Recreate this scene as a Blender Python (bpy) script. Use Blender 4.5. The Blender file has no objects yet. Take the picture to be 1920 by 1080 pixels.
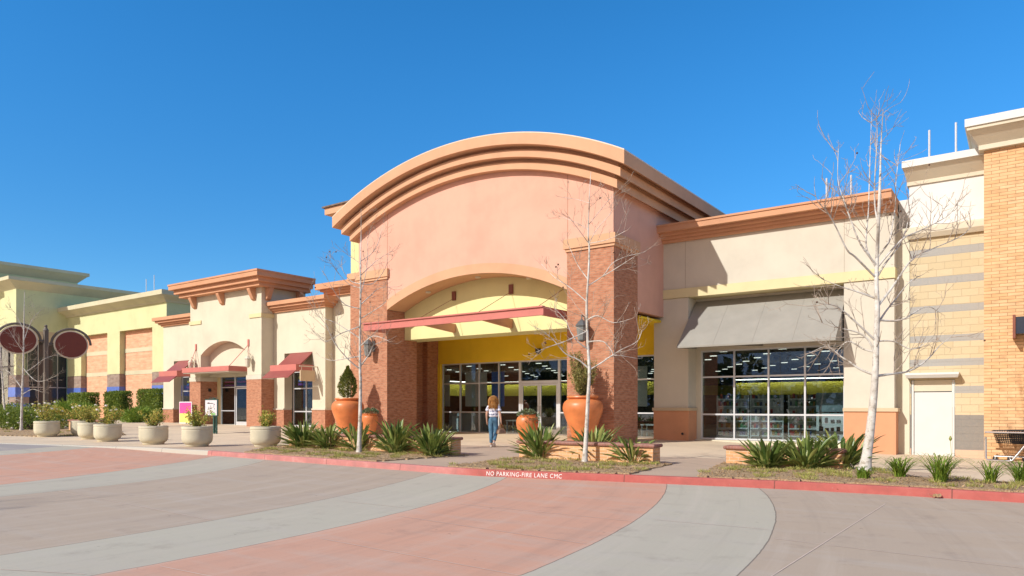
import bpy, bmesh, math, random
from mathutils import Vector, Matrix
random.seed(7)
R = math.radians
scene = bpy.context.scene
COL = scene.collection

# ------------------------------------------------------------------ camera model (used to measure the place)
F, HOR, H = 1336.0, 762.0, 1.5
TH = R(35.7); CT, ST = math.cos(TH), math.sin(TH)

def ray(px):
    k = (px-960)/F
    return (-ST+k*CT, CT+k*ST)

def lerp(a, b, t): return a+(b-a)*t
def interp(tab, x):
    if x <= tab[0][0]: return tab[0][1]
    for (x0, y0), (x1, y1) in zip(tab, tab[1:]):
        if x <= x1: return lerp(y0, y1, (x-x0)/(x1-x0))
    return tab[-1][1]
def sstep(t):
    t = max(0, min(1, t)); return t*t*(3-2*t)

KERB = [(-300, -60), (-60, 3), (-38, 8.4), (-30.8, 10.6), (-28, 11.6), (-25.2, 12.15), (-20.35, 12.32), (-17.3, 12.25), (-14.9, 12.18), (-12.6, 12.1), (-11.2, 12.05),
        (-10.2, 12.03), (-9.5, 12.07), (-7.4, 12.55), (-5.6, 12.95), (-4.2, 13.24), (-3.2, 13.42), (-1.6, 13.56), (0, 13.65), (3, 13.7), (14, 13.7), (300, 13.7)]
ZF = [(-75, .5), (-48, .39), (-36, .28), (-25, .22), (-12, .2), (-9.8, .17), (-3.4, -.08), (-1, -.12), (6, -.2)]
ZROAD = [(-60, .2), (-36, .16), (-22, 0)]
KH = [(-31, .02), (-27, .03), (-23, .12), (-20.5, .14)]
def ky(x): return interp(KERB, x)
def zr(x): return interp(ZROAD, x)
def zs(x, y):
    zk = zr(x)+interp(KH, x)
    return lerp(zk, interp(ZF, x), sstep((y-14.5)/10.5))

def Gp(px, py, z=None):
    zz = .14 if z is None else z
    for _ in range(6):
        t = (H-zz)*F/(py-HOR); d = ray(px)
        x, y = t*d[0], t*d[1]
        if z is None: zz = zs(x, y)
    return Vector((x, y, zz))

# ------------------------------------------------------------------ materials
def new_mat(name):
    m = bpy.data.materials.new(name); m.use_nodes = True
    nt = m.node_tree; nt.nodes.clear()
    out = nt.nodes.new('ShaderNodeOutputMaterial')
    return m, nt, out
class NT:
    def __init__(s, nt): s.nt = nt
    def n(s, typ, **kw):
        nd = s.nt.nodes.new(typ)
        for k, v in kw.items(): setattr(nd, k, v)
        return nd
    def l(s, a, b): s.nt.links.new(a, b)
    def val(s, inp, v):
        if hasattr(v, 'is_linked') or hasattr(v, 'links'): s.l(v, inp)
        else: inp.default_value = v
    def math(s, op, a, b=0.0, c=0.0, clamp=False):
        nd = s.n('ShaderNodeMath', operation=op, use_clamp=clamp)
        s.val(nd.inputs[0], a); s.val(nd.inputs[1], b)
        if len(nd.inputs) > 2: s.val(nd.inputs[2], c)
        return nd.outputs[0]
    def mix(s, fac, a, b, blend='MIX'):
        nd = s.n('ShaderNodeMix', data_type='RGBA', blend_type=blend)
        s.val(nd.inputs[0], fac)
        for i, v in ((6, a), (7, b)):
            if isinstance(v, tuple): nd.inputs[i].default_value = (v+(1,))[:4]
            else: s.l(v, nd.inputs[i])
        return nd.outputs[2]
    def noise(s, vec, scale, detail=4, rough=.55):
        nd = s.n('ShaderNodeTexNoise'); nd.inputs['Scale'].default_value = scale
        nd.inputs['Detail'].default_value = detail; nd.inputs['Roughness'].default_value = rough
        if vec is not None: s.l(vec, nd.inputs['Vector'])
        return nd.outputs['Fac']
    def pos(s): return s.n('ShaderNodeNewGeometry').outputs['Position']
    def obj(s): return s.n('ShaderNodeTexCoord').outputs['Object']
    def sep(s, v):
        nd = s.n('ShaderNodeSeparateXYZ'); s.l(v, nd.inputs[0]); return nd.outputs
    def comb(s, x, y, z=0.0):
        nd = s.n('ShaderNodeCombineXYZ'); s.val(nd.inputs[0], x); s.val(nd.inputs[1], y); s.val(nd.inputs[2], z); return nd.outputs[0]
    def mapping(s, v, scale):
        nd = s.n('ShaderNodeMapping'); s.l(v, nd.inputs[0]); nd.inputs['Scale'].default_value = scale; return nd.outputs[0]
    def bump(s, h, strength, dist=.02):
        nd = s.n('ShaderNodeBump'); nd.inputs['Strength'].default_value = strength; nd.inputs['Distance'].default_value = dist
        s.l(h, nd.inputs['Height']); return nd.outputs[0]
    def ramp(s, fac, stops, interp='LINEAR'):
        nd = s.n('ShaderNodeValToRGB'); s.l(fac, nd.inputs[0]); nd.color_ramp.interpolation = interp
        e = nd.color_ramp.elements
        while len(e) < len(stops): e.new(.5)
        for el, (p, c) in zip(e, stops): el.position = p; el.color = (c+(1,))[:4]
        return nd.outputs[0]
    def bsdf(s, out, color, rough=.8, metal=0, normal=None, spec=.3, **kw):
        p = s.n('ShaderNodeBsdfPrincipled')
        if isinstance(color, tuple): p.inputs['Base Color'].default_value = (color+(1,))[:4]
        else: s.l(color, p.inputs['Base Color'])
        s.val(p.inputs['Roughness'], rough); p.inputs['Metallic'].default_value = metal
        p.inputs['Specular IOR Level'].default_value = spec
        for k, v in kw.items(): p.inputs[k].default_value = v
        if normal is not None: s.l(normal, p.inputs['Normal'])
        s.l(p.outputs[0], out.inputs[0]); return p

def stucco(name, c, var=.06, rough=.9):
    m, nt, out = new_mat(name); N = NT(nt); P = N.pos()
    n1 = N.noise(P, .7, 6, .6)
    n2 = N.noise(N.mapping(P, (2.2, 2.2, .25)), 1.0, 5, .6)
    n3 = N.noise(P, 45, 3, .6)
    f = N.math('ADD', N.math('MULTIPLY', n1, .82), N.math('MULTIPLY', n2, .18))
    d = tuple(x*(1-var*2.2) for x in c); b = tuple(min(.95, x*(1+var*1.2)) for x in c)
    col = N.ramp(f, [(.32, d), (.52, c), (.7, b)])
    col = N.mix(N.math('MULTIPLY', n3, .10), col, tuple(x*.72 for x in c))
    bp = N.bump(N.math('ADD', n3, N.math('MULTIPLY', N.noise(P, 9, 2), .6)), .18, .02)
    N.bsdf(out, col, rough, normal=bp, spec=.2)
    return m

def brick(name, c1, c2, mortar, bw=.2, rh=.075, ms=.006, var=.35, bump=.5, bias=0.0, rough=.85, noisebump=0.0):
    m, nt, out = new_mat(name); N = NT(nt)
    g = N.n('ShaderNodeNewGeometry')
    p = N.sep(g.outputs['Position']); nn = N.sep(g.outputs['True Normal'])
    ax = N.math('GREATER_THAN', N.math('ABSOLUTE', nn[0]), .6)
    top = N.math('GREATER_THAN', N.math('ABSOLUTE', nn[2]), .6)
    u = N.math('ADD', N.math('MULTIPLY', p[1], ax), N.math('MULTIPLY', p[0], N.math('SUBTRACT', 1.0, ax)))
    v = N.math('ADD', N.math('MULTIPLY', p[2], N.math('SUBTRACT', 1.0, top)), N.math('MULTIPLY', p[1], top))
    b = N.n('ShaderNodeTexBrick'); N.l(N.comb(u, v), b.inputs['Vector'])
    b.inputs['Color1'].default_value = c1+(1,); b.inputs['Color2'].default_value = c2+(1,); b.inputs['Mortar'].default_value = mortar+(1,)
    b.inputs['Scale'].default_value = 1; b.inputs['Mortar Size'].default_value = ms; b.inputs['Mortar Smooth'].default_value = .1
    b.inputs['Bias'].default_value = bias; b.inputs['Brick Width'].default_value = bw; b.inputs['Row Height'].default_value = rh
    cell = N.noise(N.comb(N.math('MULTIPLY', u, 1/bw), N.math('MULTIPLY', v, 1/rh)), .9, 2)
    big = N.noise(g.outputs['Position'], .8, 4)
    col = N.mix(N.math('MULTIPLY', N.math('SUBTRACT', cell, .50, clamp=True), var*6, clamp=True), b.outputs['Color'], tuple(x*.42 for x in c1))
    col = N.mix(N.math('MULTIPLY', N.math('SUBTRACT', .46, cell, clamp=True), var*4, clamp=True), col, tuple(min(.9, x*1.35+.03) for x in c2))
    col = N.mix(N.math('MULTIPLY', big, .25), col, tuple(min(1, x*1.2) for x in c2))
    h = N.math('SUBTRACT', 1.0, b.outputs['Fac'])
    if noisebump: h = N.math('ADD', h, N.math('MULTIPLY', N.noise(g.outputs['Position'], 14, 5, .7), noisebump))
    N.bsdf(out, col, rough, normal=N.bump(h, bump, .01 if not noisebump else .03), spec=.2)
    return m

def plain(name, c, rough=.6, metal=0, var=.08, scale=6, bump=0, spec=.4, **kw):
    m, nt, out = new_mat(name); N = NT(nt); P = N.obj()
    n = N.noise(P, scale, 5)
    col = N.ramp(n, [(.3, tuple(x*(1-var) for x in c)), (.7, tuple(min(1, x*(1+var)) for x in c))])
    bp = N.bump(N.noise(P, scale*8, 3), bump, .01) if bump else None
    N.bsdf(out, col, rough, metal, bp, spec, **kw)
    return m

def emit(name, c, s):
    m, nt, out = new_mat(name); N = NT(nt)
    e = N.n('ShaderNodeEmission'); e.inputs[0].default_value = c+(1,); e.inputs[1].default_value = s
    N.l(e.outputs[0], out.inputs[0]); return m

def glass(name, tint=(.72, .79, .80), f0=.105):
    m, nt, out = new_mat(name); N = NT(nt)
    t = N.n('ShaderNodeBsdfTransparent'); t.inputs[0].default_value = tint+(1,)
    g = N.n('ShaderNodeBsdfGlossy'); g.inputs[0].default_value = (.92, .95, .97, 1); g.inputs['Roughness'].default_value = .0
    wv = N.noise(N.pos(), .55, 2)
    N.l(N.bump(wv, .03, .05), g.inputs['Normal'])
    lw = N.n('ShaderNodeLayerWeight'); lw.inputs[0].default_value = .5
    f = N.math('ADD', f0, N.math('MULTIPLY', 1-f0, N.math('POWER', lw.outputs['Facing'], 5.0)))
    mx = N.n('ShaderNodeMixShader'); N.l(f, mx.inputs[0]); N.l(t.outputs[0], mx.inputs[1]); N.l(g.outputs[0], mx.inputs[2])
    N.l(mx.outputs[0], out.inputs[0]); return m

def leafmat(name, cols, scale=3.0, trans=.35, rough=.5):
    m, nt, out = new_mat(name); N = NT(nt)
    g = N.n('ShaderNodeNewGeometry')
    isl = g.outputs['Random Per Island']
    n = N.noise(N.obj(), scale, 3)
    f = N.math('ADD', N.math('MULTIPLY', isl, .7), N.math('MULTIPLY', n, .3))
    k = len(cols)
    col = N.ramp(f, [(.1+.8*i/(k-1), c) for i, c in enumerate(cols)])
    p = N.n('ShaderNodeBsdfPrincipled'); N.l(col, p.inputs['Base Color']); p.inputs['Roughness'].default_value = rough
    p.inputs['Specular IOR Level'].default_value = .35
    t = N.n('ShaderNodeBsdfTranslucent'); N.l(N.mix(.5, col, (.16, .22, .03)), t.inputs[0])
    mx = N.n('ShaderNodeMixShader'); mx.inputs[0].default_value = trans
    N.l(p.outputs[0], mx.inputs[1]); N.l(t.outputs[0], mx.inputs[2]); N.l(mx.outputs[0], out.inputs[0])
    return m

M = {}
M['pink'] = stucco('pink_stucco', (0.68, 0.385, 0.285), .05)
M['orange'] = stucco('orange_stucco', (0.62, 0.36, 0.215), .05)
M['terracotta_trim'] = stucco('terracotta_trim', (0.6, 0.315, 0.18), .06)
M['cream'] = stucco('cream_stucco', (0.6, 0.55, 0.45), .05)
M['cream2'] = stucco('pale_cream_stucco', (0.635, 0.585, 0.45), .05)
M['butter'] = stucco('butter_stucco', (0.68, 0.59, 0.34), .04)
M['lemon'] = stucco('lemon_stucco', (0.71, 0.66, 0.33), .04)
M['yellow'] = stucco('yellow_stucco', (0.86, 0.62, 0.045), .05)
M['basepeach'] = stucco('peach_base', (0.62, 0.3, 0.165), .07)
M['green'] = stucco('lime_stucco', (0.62, 0.61, 0.34), .05)
M['greentrim'] = stucco('khaki_trim', (0.58, 0.53, 0.36), .05)
M['white'] = stucco('white_stucco', (0.68, 0.67, 0.63), .03)
M['whitetrim'] = stucco('ivory_trim', (0.62, 0.55, 0.42), .05)
M['beige'] = stucco('beige_stucco', (0.56, 0.44, 0.29), .05)
M['brick'] = brick('red_brick', (.38, .15, .082), (.48, .225, .13), (.36, .24, .17), .21, .078, .007, .42)
M['brick_grey'] = brick('grey_brown_block', (.27, .19, .15), (.33, .25, .20), (.28, .22, .18), .4, .2, .008)
M['brick_low'] = brick('orange_wall_brick', (.60, .30, .14), (.70, .40, .20), (.62, .48, .34), .21, .075, .008, .25)
M['brick_roman'] = brick('long_orange_brick', (.65, .36, .17), (.71, .45, .25), (.30, .17, .08), .40, .098, .008, .3)
M['brick_pink'] = brick('pink_block', (.70, .34, .20), (.76, .42, .26), (.58, .34, .24), .6, .2, .012, .3, noisebump=.6)
M['cap_brick'] = brick('cap_brick', (.26, .11, .085), (.34, .16, .12), (.34, .22, .18), .075, .3, .006)
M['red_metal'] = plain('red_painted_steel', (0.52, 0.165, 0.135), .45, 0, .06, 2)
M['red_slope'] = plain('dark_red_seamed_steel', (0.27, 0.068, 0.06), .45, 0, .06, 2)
M['rust'] = plain('rust_brown_steel', (.20, .06, .035), .5)
M['awning'] = plain('grey_canvas', (0.295, 0.28, 0.245), .9, 0, .07, 1.5, .2)
M['frame'] = plain('white_aluminium', (.62, .64, .66), .35, .35, .04)
M['frame2'] = plain('silver_aluminium', (.34, .35, .36), .4, .6, .05)
M['glass'] = glass('window_glass')
M['dark'] = plain('dark_metal', (.035, .03, .028), .5)
M['black'] = plain('black_plastic', (.015, .015, .016), .45)
M['chrome'] = plain('chrome_tube', (.75, .76, .78), .18, 1, .03)
M['terra'] = plain('terracotta_glaze', (.60, .19, .06), .4, 0, .20, 2.2, .08, .45)
M['planter'] = plain('cast_concrete', (.56, .51, .37), .85, 0, .10, 3, .25)
M['soil'] = plain('dark_soil', (.06, .04, .025), .95, 0, .3, 20, .6)
M['post'] = plain('brown_grey_steel', (.14, .115, .09), .5)
M['maroon'] = plain('maroon_panel', (0.17, 0.035, 0.016), .45, 0, .05)
M['ivory'] = plain('ivory_rim', (0.72, 0.6, 0.42), .5)
M['door_white'] = plain('white_door_paint', (0.61, 0.6, 0.56), .5, 0, .03, 2)
M['poster_pink'] = plain('magenta_print', (.85, .07, .30), .5, 0, .03)
M['poster_yellow'] = plain('yellow_print', (.86, .68, .16), .5, 0, .2, 8)
M['map'] = plain('map_print', (.62, .58, .60), .5, 0, .08, 8)
M['mapgreen'] = plain('map_green', (.18, .40, .14), .5)
M['greenpost'] = plain('dark_green_iron', (.02, .07, .055), .4)
M['blue'] = plain('blue_banner', (0.02, 0.22, 0.78), .6, 0, .04)
M['bluetile'] = plain('blue_tile', (0.1, 0.17, 0.5), .4, 0, .15, 5)
M['purple'] = plain('purple_stripe', (0.26, 0.08, 0.5), .5)
M['whiteboard'] = plain('white_board', (0.8, 0.82, 0.82), .5, 0, .03)
M['shelf'] = plain('shelf_grey', (0.74, 0.76, 0.76), .5, 0, .05)
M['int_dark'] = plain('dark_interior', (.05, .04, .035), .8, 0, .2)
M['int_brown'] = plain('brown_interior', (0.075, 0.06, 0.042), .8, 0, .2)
M['int_yellow'] = plain('yellow_interior', (0.86, 0.74, 0.1), .7, 0, .05)
M['int_floor'] = plain('shop_floor', (.22, .21, .19), .4, 0, .1)
M['lamp'] = emit('ceiling_lamp', (1, .93, .78), 1.5)
M['cove'] = emit('cove_lamp', (1, .95, .8), 7.0)
M['tile'] = plain('roof_tile', (.17, .12, .09), .8, 0, .35, 5, .5)
M['lantern'] = plain('grey_lantern_metal', (.16, .17, .17), .45, .5)
M['lantern_pale'] = plain('pale_lantern_metal', (.62, .56, .44), .5)
M['lantern_glass'] = plain('frosted_lantern', (0.2, 0.21, 0.2), .2)
M['paint_white'] = plain('white_road_paint', (.80, .76, .72), .7, 0, .06, 10)
M['skin'] = plain('skin', (.56, .32, .22), .55, 0, .05)
M['hair'] = leafmat('auburn_hair', [(.20, .075, .018), (.42, .18, .045), (.66, .36, .11)], 8, .12, .45)
M['denim'] = plain('blue_denim', (.075, .17, .26), .85, 0, .25, 9, .3)
M['shoe'] = plain('pale_shoe', (.60, .55, .50), .6)
M['bag'] = plain('brown_bag', (0.27, 0.17, 0.11), .6, 0, .3, 14)
M['strap'] = plain('tan_strap', (.52, .20, .06), .5)
M['bark'] = None

def shirt_mat():
    m, nt, out = new_mat('striped_shirt'); N = NT(nt); P = N.obj(); s = N.sep(P)
    w = N.math('SINE', N.math('MULTIPLY', s[2], 2*math.pi/.105))
    n = N.noise(P, 38, 3, .7)
    f = N.math('MULTIPLY', N.math('GREATER_THAN', w, .15), N.math('GREATER_THAN', n, .47))
    col = N.mix(f, (.80, .80, .86), (.10, .11, .22))
    N.bsdf(out, col, .9, spec=.1); return m
M['shirt'] = shirt_mat()

def bark_mat():
    m, nt, out = new_mat('pale_sycamore_bark'); N = NT(nt); P = N.obj()
    n = N.noise(P, 7, 6, .65); n2 = N.noise(N.mapping(P, (9, 9, 26)), 1, 4, .7)
    col = N.ramp(n, [(.34, (.30, .25, .19)), (.46, (.54, .50, .44)), (.7, (.70, .67, .62))])
    col = N.mix(N.math('GREATER_THAN', n2, .66), col, (.20, .15, .11))
    N.bsdf(out, col, .85, normal=N.bump(n2, .4, .02), spec=.2); return m
M['bark'] = bark_mat()
M['twig'] = plain('twig_bark', (0.36, 0.29, 0.23), .85, 0, .45, 9)
M['seed'] = plain('seed_ball', (.10, .05, .03), .9)

# block wall: tan split-face block with grey courses, a real pattern of the masonry
def block_mat():
    m, nt, out = new_mat('split_face_block'); N = NT(nt)
    g = N.n('ShaderNodeNewGeometry'); p = N.sep(g.outputs['Position'])
    b = N.n('ShaderNodeTexBrick'); N.l(N.comb(p[0], N.math('ADD', p[2], .06)), b.inputs['Vector'])
    b.inputs['Color1'].default_value = (.54, .44, .27, 1); b.inputs['Color2'].default_value = (.60, .50, .33, 1); b.inputs['Mortar'].default_value = (.46, .37, .24, 1)
    b.inputs['Scale'].default_value = 1; b.inputs['Mortar Size'].default_value = .008; b.inputs['Brick Width'].default_value = .46; b.inputs['Row Height'].default_value = .23
    mask = None
    for z0, z1 in ((.35, 1.23), (1.92, 2.15), (2.80, 3.03), (3.58, 3.80), (4.53, 4.76), (5.45, 5.69), (6.37, 6.62)):
        a = N.math('MULTIPLY', N.math('GREATER_THAN', p[2], z0), N.math('LESS_THAN', p[2], z1))
        mask = a if mask is None else N.math('ADD', mask, a)
    n = N.noise(g.outputs['Position'], 16, 6, .7)
    col = N.mix(mask, b.outputs['Color'], (.33, .335, .33))
    col = N.mix(N.math('LESS_THAN', p[2], 1.23), col, (.20, .20, .20))
    col = N.mix(N.math('MULTIPLY', n, .35), col, (.50, .40, .26))
    pinkb = N.math('LESS_THAN', p[2], .12)
    col = N.mix(pinkb, col, (.62, .42, .30))
    h = N.math('ADD', N.math('SUBTRACT', 1.0, b.outputs['Fac']), N.math('MULTIPLY', n, .8))
    N.bsdf(out, col, .9, normal=N.bump(h, .55, .03), spec=.15); return m
M['block'] = block_mat()

# road: curved bands of coloured concrete
def road_mat():
    m, nt, out = new_mat('coloured_concrete_road'); N = NT(nt); P = N.pos(); p = N.sep(P)
    flat = N.comb(p[0], p[1], 0.0)
    salmon, grey, taupe = (.63, .345, .235), (.50, .462, .362), (.47, .375, .28)
    circ = [((-23.36, 4.27), 21.39, grey), ((-27.75, 3.14), 24.21, salmon), ((-27.51, 2.92), 20.8, grey), ((-31.77, 1.35), 23.44, taupe),
            ((-25.9, 3.67), 12.13, grey), ((-37.6, -2.43), 23.04, salmon), ((-40, 3), 16.0, grey), ((-40, 3), 14.4, (.36, .33, .31))]
    col = N.mix(0.0, taupe, taupe); joint = None
    for (cx, cy), r, c in circ:
        d = N.math('POWER', N.math('ADD', N.math('POWER', N.math('SUBTRACT', p[0], cx), 2.0), N.math('POWER', N.math('SUBTRACT', p[1], cy), 2.0)), .5)
        wob = N.math('MULTIPLY', N.math('SUBTRACT', N.noise(flat, 3.0, 3), .5), .03)
        d = N.math('ADD', d, wob)
        inside = N.math('LESS_THAN', d, r)
        col = N.mix(inside, col, c)
        j = N.math('LESS_THAN', N.math('ABSOLUTE', N.math('SUBTRACT', d, r)), .008)
        nj = N.math('MULTIPLY', joint, N.math('SUBTRACT', 1.0, inside)) if joint is not None else None
        joint = j if nj is None else N.math('MAXIMUM', nj, j)
    n1 = N.noise(flat, .45, 6, .6); n2 = N.noise(N.mapping(flat, (.25, 1.6, 1)), 1.3, 5, .62); n3 = N.noise(flat, 30, 4, .7)
    n4 = N.noise(flat, 2.2, 5, .65)
    col = N.mix(N.math('MULTIPLY', N.math('SUBTRACT', n1, .42, clamp=True), .9), col, (.44, .37, .31))
    col = N.mix(N.math('MULTIPLY', N.math('SUBTRACT', n2, .50, clamp=True), 1.6), col, (.50, .45, .39))
    col = N.mix(N.math('MULTIPLY', N.math('SUBTRACT', n4, .54, clamp=True), .9), col, (.20, .15, .13))
    dx, dy = N.math('SUBTRACT', p[0], -27.6), N.math('SUBTRACT', p[1], 3.0)
    rad = N.math('POWER', N.math('ADD', N.math('MULTIPLY', dx, dx), N.math('MULTIPLY', dy, dy)), .5)
    ang = N.math('ARCTAN2', dy, dx)
    pol = N.noise(N.comb(N.math('MULTIPLY', rad, 2.6), N.math('MULTIPLY', ang, 2.2)), 1.0, 6, .68)
    col = N.mix(N.math('MULTIPLY', N.math('SUBTRACT', pol, .54, clamp=True), 1.1), col, (.19, .155, .135))
    col = N.mix(N.math('MULTIPLY', N.math('SUBTRACT', .47, pol, clamp=True), 1.5), col, (.66, .58, .48))
    nd = N.noise(flat, 1.1, 7, .72)
    col = N.mix(N.math('MULTIPLY', N.math('SUBTRACT', nd, .58, clamp=True), 1.3), col, (.24, .18, .15))
    vo = N.n('ShaderNodeTexVoronoi', feature='DISTANCE_TO_EDGE'); vo.inputs['Scale'].default_value = .22
    N.l(N.comb(N.math('ADD', p[0], N.math('MULTIPLY', n4, .8)), N.math('ADD', p[1], N.math('MULTIPLY', n2, .8))), vo.inputs['Vector'])
    crack = N.math('MULTIPLY', N.math('LESS_THAN', vo.outputs['Distance'], .0035), N.math('GREATER_THAN', n1, .50))
    col = N.mix(N.math('MULTIPLY', crack, .0), col, (.12, .09, .08))
    col = N.mix(N.math('MULTIPLY', n3, .16), col, (.15, .12, .11))
    spots = N.math('GREATER_THAN', N.noise(flat, 7, 2, .5), .765)
    col = N.mix(N.math('MULTIPLY', spots, .45), col, (.10, .08, .07))
    # worn strip of the gutter along the kerb
    col = N.mix(N.math('MULTIPLY', joint, .65), col, (.10, .08, .07))
    N.bsdf(out, col, .85, normal=N.bump(n3, .12, .01), spec=.2); return m
M['road'] = road_mat()

def walk_mat():
    m, nt, out = new_mat('tinted_concrete_walk'); N = NT(nt); P = N.pos(); p = N.sep(P)
    flat = N.comb(p[0], p[1], 0.0)
    beige, taupe = (.72, .58, .41), (.51, .385, .28)
    def circle(cx, cy, r):
        d = N.math('POWER', N.math('ADD', N.math('POWER', N.math('SUBTRACT', p[0], cx), 2.0), N.math('POWER', N.math('SUBTRACT', p[1], cy), 2.0)), .5)
        return N.math('LESS_THAN', d, r), N.math('LESS_THAN', N.math('ABSOLUTE', N.math('SUBTRACT', d, r)), .012)
    a, ja = circle(-13.6, 8.2, 10.9)
    b, jb = circle(-5.4, 13.2, 5.6)
    col = N.mix(N.math('MAXIMUM', a, b), beige, taupe)
    def grid(c, s):
        fr = N.math('FRACT', N.math('MULTIPLY', c, 1/s)); return N.math('LESS_THAN', fr, .012/s)
    j = N.math('MAXIMUM', N.math('MAXIMUM', grid(p[0], 2.6), grid(p[1], 2.6)), N.math('MAXIMUM', ja, jb))
    n1 = N.noise(flat, .5, 6, .6); n3 = N.noise(flat, 26, 4, .7)
    col = N.mix(N.math('MULTIPLY', N.math('SUBTRACT', n1, .45, clamp=True), 1.4), col, (.34, .26, .20))
    col = N.mix(N.math('MULTIPLY', n3, .14), col, (.2, .15, .11))
    col = N.mix(N.math('MULTIPLY', j, .6), col, (.17, .13, .10))
    N.bsdf(out, col, .85, normal=N.bump(n3, .1, .01), spec=.2); return m
M['walk'] = walk_mat()

def kerb_mat():
    m, nt, out = new_mat('red_painted_kerb'); N = NT(nt); P = N.pos(); p = N.sep(P)
    n = N.noise(P, 3, 5, .65); n2 = N.noise(P, 25, 4, .7)
    red = N.ramp(n, [(.3, (.33, .095, .08)), (.5, (.41, .105, .088)), (.75, (.45, .14, .115))])
    old = N.ramp(n, [(.3, (.38, .17, .155)), (.55, (.48, .19, .17)), (.75, (.52, .28, .25))])
    red = N.mix(N.math('MULTIPLY', N.math('SUBTRACT', -9.6, p[0]), 1.2, clamp=True), red, old)
    red = N.mix(N.math('GREATER_THAN', n2, .70), red, (.40, .28, .24))
    col = N.mix(N.math('GREATER_THAN', p[0], -20.35), (.46, .43, .36), red)
    fr = N.math('FRACT', N.math('ADD', N.math('MULTIPLY', p[0], 1/2.74), .35))
    col = N.mix(N.math('MULTIPLY', N.math('LESS_THAN', fr, .006), .8), col, (.10, .05, .04))
    N.bsdf(out, col, .75, normal=N.bump(n2, .15, .01), spec=.25); return m
M['kerb'] = kerb_mat()

def bed_mat():
    m, nt, out = new_mat('mulch_and_dry_grass'); N = NT(nt); P = N.pos()
    n = N.noise(P, 5, 7, .7); n2 = N.noise(P, 40, 4, .75)
    col = N.ramp(n2, [(.30, (.17, .10, .055)), (.5, (.42, .29, .17)), (.68, (.62, .48, .30))])
    col = N.mix(N.math('MULTIPLY', N.math('GREATER_THAN', n, .60), .5), col, (.22, .20, .06))
    N.bsdf(out, col, .95, normal=N.bump(n2, .9, .03), spec=.1); return m
M['bed'] = bed_mat()
M['ground'] = plain('dry_ground', (.28, .24, .19), .95, 0, .2, .2)
M['grass'] = leafmat('grass_blades', [(.16, .20, .03), (.24, .28, .04), (.36, .34, .08)], 2, .3)
M['drygrass'] = leafmat('dry_grass', [(.30, .24, .10), (.28, .30, .06), (.42, .42, .10), (.55, .42, .22)], 2, .2)
M['litter'] = leafmat('leaf_litter', [(.34, .20, .09), (.52, .36, .18), (.20, .11, .06)], 2, .1)
M['strel'] = leafmat('paddle_leaf', [(0.040, 0.081, 0.021), (0.115, 0.178, 0.040), (0.253, 0.322, 0.081), (0.598, 0.575, 0.196)], 1.5, .28, .34)
M['cypress'] = leafmat('cypress_leaf', [(0.060, 0.090, 0.019), (0.144, 0.168, 0.030), (0.288, 0.276, 0.060)], 3, .25)
M['olive'] = leafmat('olive_leaf', [(0.132, 0.132, 0.033), (0.264, 0.242, 0.066), (0.418, 0.352, 0.121)], 3, .3)
M['rose'] = leafmat('rose_leaf', [(0.169, 0.237, 0.051), (0.372, 0.439, 0.085), (0.710, 0.608, 0.135), (0.777, 0.439, 0.135)], 3, .35)
M['hedge'] = leafmat('hedge_leaf', [(0.075, 0.127, 0.024), (0.178, 0.253, 0.042), (0.372, 0.416, 0.075)], 3, .3)
M['strap_leaf'] = leafmat('strap_leaf', [(0.100, 0.188, 0.025), (0.200, 0.312, 0.037), (0.325, 0.400, 0.062)], 2, .3)
M['succulent'] = leafmat('succulent_leaf', [(0.072, 0.120, 0.072), (0.144, 0.204, 0.108), (0.204, 0.252, 0.120)], 3, .2)
M['stem'] = plain('brown_stem', (.12, .08, .05), .9)
M['petal'] = plain('white_petal', (.82, .78, .70), .7)
M['woods'] = leafmat('far_wood', [(.02, .035, .012), (.04, .06, .018), (.07, .08, .025)], .3, .1)
M['hill'] = plain('far_hill', (0.15, 0.25, 0.38), .95, 0, .25, .01)

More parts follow.
